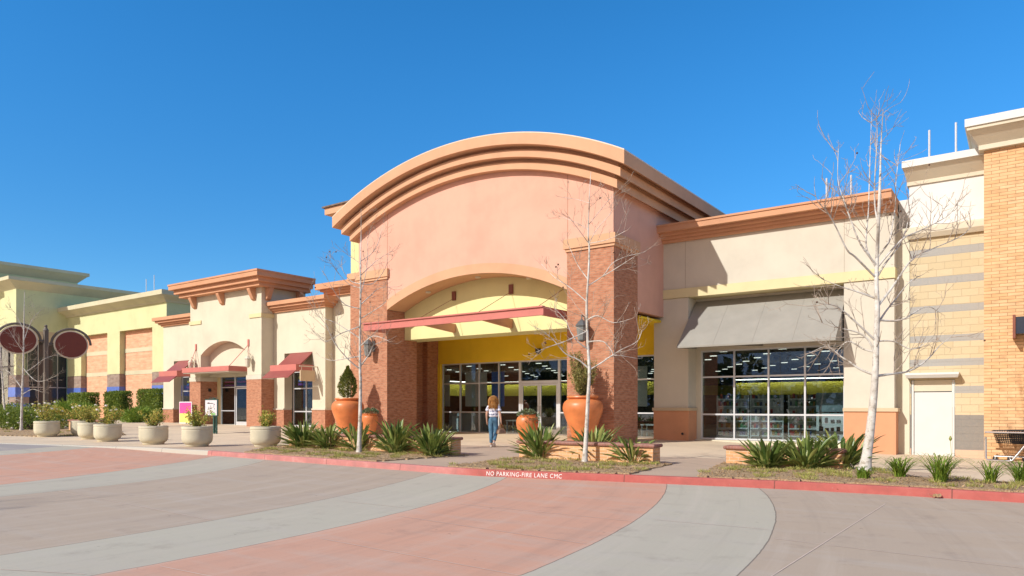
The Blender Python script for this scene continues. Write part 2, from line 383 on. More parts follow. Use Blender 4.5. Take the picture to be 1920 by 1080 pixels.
# ------------------------------------------------------------------ mesh building
def root_of(o):
    while o.parent: o = o.parent
    return o
ROOTLOC = {}
class MB:
    def __init__(s): s.v = []; s.f = []
    def box(s, x0, x1, y0, y1, z0, z1):
        b = len(s.v)
        s.v += [(x0, y0, z0), (x1, y0, z0), (x1, y1, z0), (x0, y1, z0), (x0, y0, z1), (x1, y0, z1), (x1, y1, z1), (x0, y1, z1)]
        s.f += [tuple(b+i for i in q) for q in ((0, 3, 2, 1), (4, 5, 6, 7), (0, 1, 5, 4), (1, 2, 6, 5), (2, 3, 7, 6), (3, 0, 4, 7))]
        return s
    def frus(s, a, z0, b_, z1):
        (x0, x1, y0, y1), (X0, X1, Y0, Y1) = a, b_
        b = len(s.v)
        s.v += [(x0, y0, z0), (x1, y0, z0), (x1, y1, z0), (x0, y1, z0), (X0, Y0, z1), (X1, Y0, z1), (X1, Y1, z1), (X0, Y1, z1)]
        s.f += [tuple(b+i for i in q) for q in ((0, 3, 2, 1), (4, 5, 6, 7), (0, 1, 5, 4), (1, 2, 6, 5), (2, 3, 7, 6), (3, 0, 4, 7))]
        return s
    def slab(s, xs, bot, top, y0, y1):
        b = len(s.v); n = len(xs)
        for x in xs:
            zb, zt = bot(x), top(x)
            s.v += [(x, y0, zb), (x, y0, zt), (x, y1, zt), (x, y1, zb)]
        for i in range(n-1):
            p, q = b+4*i, b+4*i+4
            s.f += [(p, q, q+1, p+1), (p+1, q+1, q+2, p+2), (p+2, q+2, q+3, p+3), (p+3, q+3, q, p)]
        e = b+4*(n-1)
        s.f += [(b, b+1, b+2, b+3), (e+3, e+2, e+1, e)]
        return s
    def prism(s, poly, axis, a0, a1):
        b = len(s.v); n = len(poly)
        for a in (a0, a1):
            for u, w in poly:
                s.v.append((a, u, w) if axis == 'x' else (u, a, w) if axis == 'y' else (u, w, a))
        s.f.append(tuple(range(b, b+n))); s.f.append(tuple(range(b+2*n-1, b+n-1, -1)))
        for i in range(n):
            j = (i+1) % n; s.f.append((b+i, b+n+i, b+n+j, b+j))
        return s
    def tube(s, pts, rad, n=8, cap=True):
        pts = [Vector(p) for p in pts]
        if not isinstance(rad, (list, tuple)): rad = [rad]*len(pts)
        b = len(s.v); prev = None
        for i, p in enumerate(pts):
            t = (pts[min(i+1, len(pts)-1)]-pts[max(i-1, 0)])
            t = t.normalized() if t.length > 1e-9 else Vector((0, 0, 1))
            if prev is None:
                a = Vector((0, 0, 1)) if abs(t.z) < .9 else Vector((1, 0, 0))
                u = t.cross(a).normalized()
            else:
                u = (prev-t*prev.dot(t)).normalized()
            prev = u; w = t.cross(u)
            for k in range(n):
                an = 2*math.pi*k/n
                s.v.append(tuple(p+(u*math.cos(an)+w*math.sin(an))*rad[i]))
        for i in range(len(pts)-1):
            for k in range(n):
                k2 = (k+1) % n
                s.f.append((b+i*n+k, b+i*n+k2, b+(i+1)*n+k2, b+(i+1)*n+k))
        if cap:
            s.f.append(tuple(b+k for k in range(n-1, -1, -1)))
            e = b+(len(pts)-1)*n; s.f.append(tuple(e+k for k in range(n)))
        return s
    def lathe(s, prof, c=(0, 0, 0), n=32):
        b = len(s.v)
        for r, z in prof:
            for k in range(n):
                a = 2*math.pi*k/n
                s.v.append((c[0]+r*math.cos(a), c[1]+r*math.sin(a), c[2]+z))
        for i in range(len(prof)-1):
            for k in range(n):
                k2 = (k+1) % n
                s.f.append((b+i*n+k, b+i*n+k2, b+(i+1)*n+k2, b+(i+1)*n+k))
        s.f.append(tuple(b+k for k in range(n-1, -1, -1)))
        e = b+(len(prof)-1)*n; s.f.append(tuple(e+k for k in range(n)))
        return s
    def poly(s, pts):
        b = len(s.v); s.v += [tuple(p) for p in pts]; s.f.append(tuple(range(b, b+len(pts)))); return s
    def leaf(s, c, d, w, L, up):
        """a small folded leaf: centre c, direction d, width w, length L"""
        d = d.normalized(); sd = d.cross(up)
        if sd.length < 1e-4: sd = d.cross(Vector((1, .3, 0)))
        sd = sd.normalized(); nn = sd.cross(d)
        b = len(s.v)
        s.v += [tuple(c), tuple(c+d*L*.5+sd*w*.5+nn*w*.15), tuple(c+d*L), tuple(c+d*L*.5-sd*w*.5+nn*w*.15)]
        s.f += [(b, b+1, b+2), (b, b+2, b+3)]
        return s
    def build(s, name, mat, parent=None, smooth=False, bevel=0):
        me = bpy.data.meshes.new(name)
        off = Vector((0, 0, 0))
        if parent is not None: off = ROOTLOC.get(root_of(parent).name, Vector((0, 0, 0)))
        me.from_pydata([(v[0]-off.x, v[1]-off.y, v[2]-off.z) for v in s.v], [], s.f)
        bm = bmesh.new(); bm.from_mesh(me); bmesh.ops.recalc_face_normals(bm, faces=bm.faces); bm.to_mesh(me); bm.free()
        if mat is not None: me.materials.append(M[mat] if isinstance(mat, str) else mat)
        if smooth:
            for p in me.polygons: p.use_smooth = True
            try: me.set_sharp_from_angle(angle=R(40))
            except Exception: pass
        o = bpy.data.objects.new(name, me); COL.objects.link(o)
        if parent is not None: o.parent = parent
        if bevel:
            b = o.modifiers.new('bevel', 'BEVEL'); b.width = bevel; b.segments = 2; b.limit_method = 'ANGLE'
        return o

def tag(o, label=None, cat=None, group=None, kind=None):
    if label: o['label'] = label
    if cat: o['category'] = cat
    if group: o['group'] = group
    if kind: o['kind'] = kind
    return o
def thing(name, label, cat, loc=(0, 0, 0), group=None):
    o = bpy.data.objects.new(name, None); COL.objects.link(o); o.location = loc
    o.empty_display_size = .2
    ROOTLOC[o.name] = Vector(loc)
    return tag(o, label, cat, group)
def local(name, label, cat, group=None):        # a thing modelled at the origin and moved into place afterwards
    return thing(name, label, cat, (0, 0, 0), group)
def dup(root, loc, rz=None, label=None, scale=None):
    kids = {}
    for o in bpy.data.objects:
        if o.parent: kids.setdefault(o.parent.name, []).append(o)
    def cp(o, par):
        c = o.copy(); COL.objects.link(c); c.parent = par
        for k in kids.get(o.name, []): cp(k, c)
        return c
    r = cp(root, None); r.location = loc
    if rz is not None: r.rotation_euler = (0, 0, rz)
    if label: r['label'] = label
    if scale: r.scale = (scale,)*3 if not isinstance(scale, tuple) else scale
    return r
def struct(o): o['kind'] = 'structure'; return o

# ------------------------------------------------------------------ setting: ground, road, pavement, kerb, beds
def xsamples():
    xs = [-300, -200, -120, -90, -75, -60, -48]
    x = -44.0
    while x < 14.01: xs.append(round(x, 2)); x += .4
    xs += [18, 30, 60, 120, 300]
    for k in KERB:
        if all(abs(k[0]-q) > .05 for q in xs): xs.append(k[0])
    return sorted(xs)
XS = xsamples()
def sheet(name, mat, rows, smooth=True):
    m = MB(); n = len(rows[0])
    for r in rows: m.v += r
    for i in range(len(rows)-1):
        for k in range(n-1): m.f.append((i*n+k, i*n+k+1, (i+1)*n+k+1, (i+1)*n+k))
    o = m.build(name, mat, smooth=smooth); return struct(o)
sheet('road', 'road', [[(x, y, zr(x)) for x in XS] for y in (-500, -200, -60, -20)] + [[(x, lerp(-20, ky(x), t), zr(x)) for x in XS] for t in (.5, .9, 1)])
rows = []
for t in (0, .05, .1, .2, .3, .4, .5, .6, .75, 1):
    rows.append([(x, lerp(ky(x)+.15, 50, t), zs(x, lerp(ky(x)+.15, 50, t))) for x in XS])
sheet('pavement', 'walk', rows)
g = MB(); g.poly([(-3000, -3000, -.8), (3000, -3000, -.8), (3000, 3000, -.8), (-3000, 3000, -.8)])
struct(g.build('ground', 'ground'))
# kerb
rows = [[], [], [], []]
for x in XS:
    y = ky(x); zt = zr(x)+interp(KH, x)
    rows[0].append((x, y-.025, zr(x)-.05)); rows[1].append((x, y, zt-.02)); rows[2].append((x, y+.018, zt+.001)); rows[3].append((x, y+.152, zt+.002))
kerb = sheet('kerb', 'kerb', rows, smooth=False)
# lettering painted on the kerb face
def text_mesh(s, size, extrude=.0):
    cu = bpy.data.curves.new('lettering', 'FONT'); cu.body = s; cu.size = size; cu.align_x = 'LEFT'; cu.extrude = extrude; cu.offset = .0
    cu.space_character = 1.12; cu.resolution_u = 3
    ob = bpy.data.objects.new('lettering', cu); COL.objects.link(ob)
    dg = bpy.context.evaluated_depsgraph_get()
    me = bpy.data.meshes.new_from_object(ob.evaluated_get(dg)); bpy.data.objects.remove(ob); bpy.data.curves.remove(cu)
    return me
me = text_mesh('NO PARKING-FIRE LANE CMC', .15)
xs_ = [v.co.x for v in me.vertices]; ys_ = [v.co.y for v in me.vertices]
x0_, x1_, y1_ = min(xs_), max(xs_), max(ys_)
p0, p1 = Vector((-9.36, ky(-9.36), 0)), Vector((-7.70, ky(-7.70), 0))
dvec = (p1-p0)
for v in me.vertices:
    a = (v.co.x-x0_)/(x1_-x0_); hh = v.co.y/y1_
    zz = .022+hh*.088
    q = p0+dvec*a
    v.co = Vector((q.x, q.y-.025*(1-(zz+.05)/.17)-.006, zz))
me.materials.append(M['paint_white'])
o = bpy.data.objects.new('painted_lettering', me); COL.objects.link(o); o.parent = kerb
o['label'] = 'white stencilled letters on the red kerb'
# score lines of the road
m = MB()
def strip(a, b, w, z=.004):
    a = Vector((a[0], a[1], 0)); b = Vector((b[0], b[1], 0)); d = (b-a).normalized(); n = Vector((-d.y, d.x, 0))*w/2
    n_ = max(1, int((b-a).length/1.0))
    for i in range(n_):
        p, q = a.lerp(b, i/n_), a.lerp(b, (i+1)/n_)
        m.poly([p-n+Vector((0, 0, zr(p.x)+z)), q-n+Vector((0, 0, zr(q.x)+z)), q+n+Vector((0, 0, zr(q.x)+z)), p+n+Vector((0, 0, zr(p.x)+z))])
for (a, b) in [((748, 968), (1098, 1020)), ((600, 1010), (1030, 1090)), ((860, 945), (1190, 978)), ((1230, 975), (1442, 993)), ((1450, 1010), (1920, 1066)), ((1660, 945), (1440, 1085)),
               ((110, 921), (395, 975)), ((640, 940), (760, 952)), ((300, 1062), (440, 1090)), ((60, 880), (180, 888)), ((0, 1068), (160, 1077))]:
    pa, pb = Gp(*a, z=0), Gp(*b, z=0); strip((pa.x, pa.y), (pb.x, pb.y), .012)
struct(m.build('road_score_line', plain('pale_joint', (.62, .50, .41), .9)))

def bed(name, pts, label=None):
    """planting soil: a slightly lumpy sheet inside the outline pts"""
    xs = [p[0] for p in pts]; ys = [p[1] for p in pts]
    bm = bmesh.new()
    st = .09
    nx, ny = int((max(xs)-min(xs))/st)+1, int((max(ys)-min(ys))/st)+1
    def inside(x, y):
        c = False; j = len(pts)-1
        for i in range(len(pts)):
            (xi, yi), (xj, yj) = pts[i], pts[j]
            if (yi > y) != (yj > y) and x < (xj-xi)*(y-yi)/(yj-yi)+xi: c = not c
            j = i
        return c
    vv = {}
    rnd = random.Random(3)
    def V(i, j):
        if (i, j) not in vv:
            x, y = min(xs)+i*st, min(ys)+j*st
            vv[(i, j)] = bm.verts.new((x, y, zs(x, y)+.012+rnd.random()*.028))
        return vv[(i, j)]
    for i in range(nx):
        for j in range(ny):
            if inside(min(xs)+(i+.5)*st, min(ys)+(j+.5)*st): bm.faces.new((V(i, j), V(i+1, j), V(i+1, j+1), V(i, j+1)))
    be = [e for e in bm.edges if e.is_boundary]
    ex = bmesh.ops.extrude_edge_only(bm, edges=be)
    for v in ex['geom']:
        if isinstance(v, bmesh.types.BMVert): v.co.z -= .1
    me = bpy.data.meshes.new(name); bm.to_mesh(me); bm.free(); me.materials.append(M['bed'])
    o = bpy.data.objects.new(name, me); COL.objects.link(o); return struct(o)
kb = lambda x: ky(x)+.16
BEDS = [[(-18.6, kb(-18.6)), (-17, kb(-17)), (-15, kb(-15)), (-12.9, kb(-12.9)), (-12.5, 15.3), (-20.3, 15.3), (-20.3, 14.4)],
        [(-10.55, kb(-10.55)), (-9.5, kb(-9.5)), (-8, kb(-8)), (-6.4, kb(-6.4)), (-6.7, 15.7), (-10.9, 15.7)],
        [(-5.1, kb(-5.1)), (-4, kb(-4)), (-2, kb(-2)), (0, kb(0)), (4, kb(4)), (4, 15.2), (0.5, 15.2), (-1.6, 15.6), (-2.6, 17.0), (-5.9, 17.0), (-5.7, 16.0)],
        [(-60, 12.5), (-47, 11), (-40, 11.6), (-35.2, 13.2), (-33.5, 16.2), (-45, 21), (-60, 24)]]
for b in BEDS: bed('planting_bed', b)

# ------------------------------------------------------------------ building helpers
def window(par, X0, X1, z0, z1, Y, mx=(), tz=(), w=.055, d=.11, frame='frame', pane=True, name='window'):
    m = MB()
    m.box(X0, X0+w, Y, Y+d, z0, z1).box(X1-w, X1, Y, Y+d, z0, z1)
    m.box(X0+w, X1-w, Y+.003, Y+d-.003, z1-w, z1).box(X0+w, X1-w, Y+.003, Y+d-.003, z0, z0+w)
    for x in mx: m.box(x-w/2, x+w/2, Y+.002, Y+d-.002, z0+w, z1-w)
    cuts = [X0+w]+[c for x in sorted(mx) for c in (x-w/2, x+w/2)]+[X1-w]
    for z in tz:
        for a, b in zip(cuts[::2], cuts[1::2]): m.box(a, b, Y+.006, Y+d-.006, z-w/2, z+w/2)
    f = m.build(name, frame, par)
    if pane:
        MB().box(X0+w*.5, X1-w*.5, Y+d*.5-.005, Y+d*.5+.005, z0+w*.5, z1-w*.5).build('pane', 'glass', f)
    return f
def door(par, X0, X1, z0, z1, Y, hinge=-1, frame='frame'):
    m = MB(); s = .09
    m.box(X0, X0+s, Y, Y+.06, z0, z1).box(X1-s, X1, Y, Y+.06, z0, z1).box(X0+s, X1-s, Y+.002, Y+.058, z1-s, z1).box(X0+s, X1-s, Y+.002, Y+.058, z0, z0+.26)
    o = m.build('door', frame, par)
    MB().box(X0+s*.6, X1-s*.6, Y+.025, Y+.033, z0+.2, z1-s*.6).build('door_pane', 'glass', o)
    hx = X1-.05 if hinge < 0 else X0+.05
    MB().tube([(hx, Y, z0+.85), (hx, Y-.07, z0+.85), (hx, Y-.07, z0+1.3), (hx, Y, z0+1.3)], .014, 8).build('handle', 'frame2', o)
    return o
def stepcornice(m, X0, X1, Y0, Y1, steps, left=True, right=True):
    """steps: (projection, z0, z1) boxes stacked round the top of a block"""
    for p, z0, z1 in steps:
        m.box(X0-(p if left else 0), X1+(p if right else 0), Y0-p, Y1, z0, z1)

def each(name, mat, par, *boxes):
    for b in boxes: MB().box(*b).build(name, mat, par)
# ================================================================== 1. the anchor store
store = thing('store_building', 'large peach and cream shop with arched entrance tower between brick piers and a grey awning', 'building', (-16, 25, .2))
cxA, RA, czA = -17.9, 15.3, -3.58
arcA = lambda r: (lambda x: czA+math.sqrt(max(0.01, r*r-(x-cxA)**2)))
TX0, TX1, TY = -24.3, -11.5, 22.0
def xrange(a, b, n=48): return [lerp(a, b, i/n) for i in range(n+1)]
# lower arch of the tower
cxB, RB, czB = -17.9, 10.5, -3.74
arcB = lambda r: (lambda x: czB+math.sqrt(max(.01, r*r-(x-cxB)**2)))
m = MB()
m.slab(xrange(TX0, -22.47, 8), lambda x: 7.14, arcA(14.2), TY, 23.8)
m.slab(xrange(-22.47, -13.35), arcB(RB), arcA(14.2), TY, 23.8)
m.slab(xrange(-13.35, TX1, 8), lambda x: 7.14, arcA(14.2), TY, 23.8)
m.slab(xrange(TX1-.4, TX1, 3), lambda x: 5.0, arcA(14.2), 23.8, 31.0)
m.slab(xrange(TX0, TX0+.4, 3), lambda x: 5.0, arcA(14.2), 23.8, 31.0)
m.slab(xrange(TX0+.4, TX1-.4), lambda x: 4.95, arcA(14.2), 30.6, 31.0)
m.build('tower_wall', 'pink', store)
jp = plain('joint_brown', (.36, .17, .11), .9)  # dark brown strips that mark the control joints of the pink wall
for x in (-22.48, -13.34): MB().box(x-.009, x+.009, TY-.004, TY+.01, 7.5, arcA(14.2)(x)).build('control_joint', jp, store)
m = MB()
for p, r0, r1 in ((.28, 14.17, 14.43), (.15, 14.43, 14.55), (.54, 14.55, 14.80), (.36, 14.80, 14.93), (.82, 14.93, 15.32)):
    m.slab(xrange(TX0-p, TX1+p, 64), arcA(r0), arcA(r1), TY-p, 31.0+p)
m.build('arched_cornice', 'orange', store)
m = MB(); m.slab(xrange(TX0-.82, TX1+.82, 64), arcA(15.323), arcA(15.36), TY-.82, 31.8)
m.build('roof', plain('pale_roof_flashing', (.72, .55, .40), .5), store)
m = MB(); m.slab(xrange(-22.47, -13.35), arcB(RB-.02), arcB(RB+.36), TY-.04, TY-.001)
m.slab(xrange(-22.44, -13.38), arcB(RB-.025), arcB(RB-.003), TY-.03, 23.05)
m.build('arch_trim', 'orange', store)
for xd in (-20.6, -17.9, -15.4):
    z = arcB(RB-.03)(xd); MB().lathe([(.10, -.03), (.12, 0), (.12, .03)], (xd, 22.55, z-.02), 16).build('downlight', 'lantern_pale', store)
# brick piers
def pier(X0, X1, Y0, Y1, z1):
    o = MB().box(X0, X1, Y0, Y1, -.3, z1).build('brick_pier', 'brick', store)
    c = MB(); c.box(X0-.10, X1+.10, Y0-.10, Y1+.03, z1, z1+.34).box(X0-.05, X1+.05, Y0-.05, Y1+.015, z1-.10, z1)
    c.build('pier_cap', 'orange', o)
    return o
pier(TX0+.0, -22.47, TY-.03, 23.83, 7.14); pier(-13.35, TX1+.03, TY-.03, 23.83, 7.14)
# second brick pilaster and left jamb of the entrance
MB().box(-24.6, -23.98, 26.2, 27.3, 0, 4.9).build('brick_pilaster', 'brick', store)
# portico: tympanum wall, ceiling, yellow wall over the doors
m = MB(); m.slab(xrange(-24.9, -13.3), lambda x: 4.46, lambda x: arcB(RB)(max(-22.4, min(-13.4, x)))+.02, 23.06, 24.2)
m.build('tympanum', 'lemon', store)
MB().box(-24.2, -11.6, 24.21, 27.0, 4.80, 4.88).build('portico_ceiling', 'yellow', store)
m = MB(); m.box(-24.0, -11.5, 27.0, 27.3, 3.62, 5.2).box(-23.98, -23.8, 26.95, 27.3, 0, 3.62)
m.build('entrance_wall', 'yellow', store)
MB().lathe([(.001, -.14), (.10, -.10), (.13, 0), (.13, .10)], (-17.9, 26.93, 4.02), 20).build('dome_camera', 'dark', store)
# entrance shopfront
mxs = [-22.61, -21.41, -20.23, -19.03]
zf = .2
window(store, -23.78, -19.0, zf, 3.62, 27.06, mxs[:3], (2.62, 1.22), .06)
window(store, -19.0, -16.86, 2.62, 3.62, 27.06, (), (), .06)
window(store, -16.86, -11.9, zf, 3.62, 27.06, (-15.6, -14.4, -13.2), (2.62, 1.22), .06)
m = MB(); m.box(-19.0, -18.94, 27.06, 27.17, zf, 2.62).box(-16.92, -16.86, 27.06, 27.17, zf, 2.62).box(-18.94, -16.92, 27.063, 27.167, 2.55, 2.62)
m.build('door_frame', 'frame', store)
door(store, -18.93, -17.94, zf, 2.54, 27.08, -1); door(store, -17.92, -16.93, zf, 2.54, 27.08, 1)
# canopy
cy0 = 20.72
can = MB().box(-22.6, -13.55, cy0, cy0+.10, 4.68, 5.0).box(-22.55, -13.6, cy0+.10, cy0+.2, 4.70, 4.74).box(-22.6, -13.55, cy0-.06, cy0, 4.95, 5.0).build('canopy', 'red_metal', store)
MB().box(-13.7, -13.58, cy0+.10, 23.05, 4.68, 4.99).build('canopy_beam', 'red_metal', can)
MB().box(-22.57, -22.49, cy0+.10, 21.9, 4.68, 4.99).build('canopy_beam', 'red_metal', can)
def purlin(x):
    MB().prism([(cy0+.1, 4.78), (23.05, 4.62), (23.05, 4.98), (cy0+.1, 4.94)], 'x', x-.08, x+.08).build('canopy_beam', 'terracotta_trim', can)
for x in (-19.57, -16.6): purlin(x)
for x in (-19.57, -16.6, -13.9):
    pl = MB().box(x-.10, x+.10, 23.0, 23.058, 5.98, 6.36).build('anchor_plate', 'rust', can)
    m = MB(); m.tube([(x, 23.0, 6.05), (x, cy0+.15, 5.0)], .010, 6)
    m.build('tie_rod', 'rust', can)
# lanterns
def lantern(par, c, mat='lantern', s=1.0):
    x, y, z = c
    a = MB(); a.lathe([(.05*s, -.36*s), (.11*s, -.32*s), (.17*s, .12*s), (.20*s, .14*s), (.20*s, .17*s), (.10*s, .30*s), (.03*s, .36*s)], (x, y-.30*s, z), 8)
    a.tube([(x, y, z+.1*s), (x, y-.12*s, z+.45*s), (x, y-.30*s, z+.5*s), (x, y-.30*s, z+.34*s)], .02*s, 6)
    a.box(x-.07*s, x+.07*s, y-.03, y-.001, z-.12*s, z+.3*s)
    o = a.build('lantern', mat, par)
    b = MB(); b.lathe([(.125*s, -.30*s), (.178*s, .1*s)], (x, y-.30*s, z), 8); b.build('lantern_glass', 'lantern_glass' if mat == 'lantern' else 'lantern_pale', o)
lantern(store, (-23.3, TY-.03, 4.05), 'lantern', 1.1); lantern(store, (-12.55, TY-.03, 4.15), 'lantern', 1.1)
# rear block left of the tower with hipped tile roof
m = MB(); m.box(-27.3, TX0, 24.2, 31, 8.1, 10.5); m.build('rear_wall', 'lemon', store)
o = MB().box(-27.3, TX0, 24.17, 27.0, -.2, 7.75).build('brick_pier', 'brick', store)
m = MB(); m.box(-27.42, TX0, 24.06, 30.9, 7.8, 8.1).box(-27.36, TX0, 24.11, 30.9, 7.75, 7.8); m.build('pier_cap', 'orange', o)
m = MB(); stepcornice(m, -27.3, TX0, 24.2, 31, [(.3, 10.5, 10.75), (.55, 10.75, 11.0), (.9, 11.0, 11.32)], right=False); m.build('rear_cornice', 'orange', store)
m = MB(); m.frus((-28.3, TX0, 23.2, 32), 11.33, (-28.3, TX0, 23.2, 32), 11.40)
m.frus((-28.28, TX0, 23.22, 32), 11.40, (-25.6, TX0, 26.4, 30), 12.2); m.build('tile_roof', 'tile', store)

# ---- right wing
WX0, WX1, WY = -11.9, -3.44, 26.2
OX0, OX1, OZ = -10.48, -4.96, 5.69
m = MB()
m.box(WX0, OX0, WY, 27.0, 1.45, 5.69).box(OX1, WX1, WY, 27.0, 1.45, 5.69)
m.box(WX0+.4, WX1, WY, 27.0, 6.06, 7.86)
m.box(WX0, OX0, 27.0, 27.25, -.3, 7.8).box(OX0, OX0+.18, 27.0, 27.2, -.2, 3.68).box(OX0, OX1, 27.0, 27.2, 3.68, 7.8).box(OX1-.12, OX1, 27.0, 27.2, -.2, 7.8)
m.box(WX1-.4, WX1, 27.0, 30, -.3, 8.3)
m.build('wing_wall', 'cream', store)
MB().box(WX0, WX1+.03, WY-.05, 26.99, 5.70, 6.05).build('belt_course', 'butter', store)
each('base', 'basepeach', store, (WX0, OX0+.03, WY-.04, 26.98, -.3, 1.33), (OX1, WX1+.05, WY-.04, 26.98, -.3, 1.33))
each('base_cap', 'beige', store, (WX0-.04, OX0+.07, WY-.09, 26.97, 1.33, 1.45), (OX1-.02, WX1+.11, WY-.09, 26.97, 1.33, 1.45))
m = MB(); stepcornice(m, TX1+.0, WX1, WY, 29, [(.14, 7.86, 7.97), (.24, 7.97, 8.08), (.40, 8.08, 8.19), (.62, 8.19, 8.40), (.66, 8.40, 8.47)], left=False, right=False)
m.build('wing_cornice', 'terracotta_trim', store)
jt = plain('joint_tan', (.40, .33, .25), .9)
for x in (-10.6, -4.95): MB().box(x-.008, x+.008, WY-.003, WY+.01, 6.06, 7.86).build('control_joint', jt, store)
window(store, OX0+.18, OX1-.12, .22, 3.68, 27.04, (-8.99, -7.71, -6.42), (2.64, 1.19), .06)
MB().box(OX0+.03, OX1-.0, 26.85, 27.03, -.2, .21).build('window_sill', 'cream2', store)
MB().tube([(OX0-.2+.01, 26.1, .42), (OX0-.2, 26.08, .48)], .04, 10).build('hose_bib', 'dark', store)
# awning
aw = MB()
aw.prism([(26.95, 5.60), (25.02, 3.72), (25.02, 3.66), (25.05, 3.66), (25.05, 3.70), (26.95, 5.55)], 'x', -10.46, -4.99)
a = aw.build('awning', 'awning', store)
MB().prism([(26.94, 5.54), (25.06, 3.70), (25.06, 3.66), (26.94, 3.75)], 'x', -10.45, -10.43).build('awning_side', 'awning', a)
MB().prism([(26.94, 5.54), (25.06, 3.70), (25.06, 3.66), (26.94, 3.75)], 'x', -5.03, -5.01).build('awning_side', 'awning', a)
MB().tube([(-8.35, 25.05, 3.675), (-7.9, 26.98, 3.78)], .02, 6).build('awning_arm', 'dark', a)
seam = plain('canvas_seam', (.27, .255, .22), .9)
for x in (-9.1, -7.7, -6.35): MB().tube([(x, 26.95, 5.603), (x, 25.02, 3.723)], .005, 5).build('awning_seam', seam, a)
# recessed strip right of the wing
MB().box(WX1, -3.06, 26.7, 29, -.4, 7.38).build('side_wall', 'cream2', store)

# ---- left wing: two bays between the tower and the small shop
S2 = (-31.65, -27.3)
MB().box(S2[0]-.2, S2[1], 26.75, 27.3, 0, 7.7).build('wing_wall', 'cream2', store)
m = MB(); stepcornice(m, S2[0]-.2, S2[1], 26.75, 29, [(.15, 7.7, 7.82), (.28, 7.82, 7.95), (.42, 7.95, 8.06), (.62, 8.06, 8.38)], right=False); m.build('wing_cornice', 'terracotta_trim', store)
m = MB(); m.box(S2[0], S2[1], 26.71, 26.749, .0, 1.35); m.build('base', 'brick', store)

# ---- interior of the store
IX0, IY1 = -36.0, 50.0
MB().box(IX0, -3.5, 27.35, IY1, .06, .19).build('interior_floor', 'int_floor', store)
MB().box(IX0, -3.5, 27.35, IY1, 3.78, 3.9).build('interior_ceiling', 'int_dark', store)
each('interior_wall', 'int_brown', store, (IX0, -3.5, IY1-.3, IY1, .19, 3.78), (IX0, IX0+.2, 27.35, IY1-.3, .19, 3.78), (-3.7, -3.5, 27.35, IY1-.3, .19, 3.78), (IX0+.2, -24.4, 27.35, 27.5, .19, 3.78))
each('interior_frieze', 'int_yellow', store, (IX0+.2, -3.7, 48.6, 48.75, 2.3, 2.95), (-12.6, -3.8, 38.0, 38.15, 2.1, 2.75), (-30.5, -17.5, 38.5, 38.65, 2.2, 2.95), (-30.5, -30.35, 30, 38.4, 2.2, 2.95))
each('cove_light', 'cove', store, (-12.5, -3.9, 37.75, 37.85, 2.90, 2.93), (-30.2, -17.6, 38.2, 38.3, 3.10, 3.13), (-30.1, -30.0, 30.1, 38.1, 3.10, 3.13))
each('interior_panel', 'int_brown', store, (-12.6, -3.8, 38.2, 38.3, .19, 2.1), (-30.5, -17.5, 38.7, 38.8, .19, 2.2))
proto = None
for i in range(12):
    for j in range(8):
        x, y = -31.2+2.35*i+(1.1 if j % 2 else 0), 28.9+2.3*j
        if proto is None: proto = MB().box(-.15, .15, -.045, .045, 3.745, 3.775).build('ceiling_light', 'lamp', store)
        o = proto if (i, j) == (0, 0) else proto.copy()
        if o is not proto: COL.objects.link(o); o.parent = store
        o.location = (x, y, 0)
for ob in (proto,):
    for v in ob.data.vertices: v.co += Vector((16, 25, .2)) - Vector((16, 25, .2))*0 if False else Vector((0, 0, 0))
# prototype vertices were offset by the root: recentre
for v in proto.data.vertices: v.co.x -= 16; v.co.y += 25; v.co.z += .2
for ob in store.children:
    if ob.name.startswith('ceiling_light'): ob.location = (ob.location.x+16, ob.location.y-25, -.2)

# things inside the store
def shelf(loc, rz, label):
    t = local('display_shelf', label, 'shelf', 'white shop shelves behind the window')
    m = MB(); m.box(-.6, .6, -.02, .02, 0, 1.75).box(-.62, -.58, -.22, .02, 0, 1.75).box(.58, .62, -.22, .02, 0, 1.75)
    m.build('back_panel', 'shelf', t)
    for k in range(6):
        z = .12+k*.29
        s = MB().box(-.58, .58, -.24, -.02, z, z+.05).build('shelf_board', 'shelf', t)
    rr = random.Random(hash(label) % 1000)
    pal = [(.4, .05, .05), (.5, .45, .35), (.05, .08, .2), (.6, .6, .6), (.35, .2, .05), (.1, .25, .12)]
    mm = [MB() for _ in pal]
    for k in range(6):
        x = -.54
        while x < .46:
            w = rr.uniform(.05, .12); hh = rr.uniform(.09, .2)
            if rr.random() < .85: rr.choice(mm).box(x, x+w*.9, -.22, -.06, .17+k*.29, .17+k*.29+hh)
            x += w
    for k, (q, c) in enumerate(zip(mm, pal)):
        if q.v:
            o = q.build('stock', plain('stock_colour', c, .6), t); o['kind'] = 'stuff'
    t.location = loc; t.rotation_euler = (0, 0, rz); return t
for k, (x, y, rz, lb) in enumerate([(-9.55, 28.6, .25, 'white stocked shelf at far left behind the big awning window'), (-8.3, 28.9, .25, 'white stocked shelf second from left behind the awning window'),
                      (-6.95, 29.3, .25, 'white stocked shelf behind the middle mullion of the awning window'), (-5.75, 29.6, .25, 'white stocked shelf near the right side of the awning window')]):
    shelf((x, y, .19), rz, lb)
def panel(name, label, cat, mat, x0, x1, y, z0, z1, group=None):
    t = thing(name, label, cat, ((x0+x1)/2, y, z0), group)
    MB().box(x0, x1, y, y+.03, z0, z1).build('panel', mat, t)
    m = MB(); m.tube([(x0+.1, y+.015, z1), (x0+.1, y+.015, 3.77)], .006, 5).tube([(x1-.1, y+.015, z1), (x1-.1, y+.015, 3.77)], .006, 5); m.build('hanging_wire', 'frame2', t)
    return t
panel('hanging_banner', 'tall blue banner hanging behind the entrance glass near the doors', 'banner', 'blue', -21.05, -20.3, 27.6, 1.5, 3.18, 'banners behind the entrance glass')
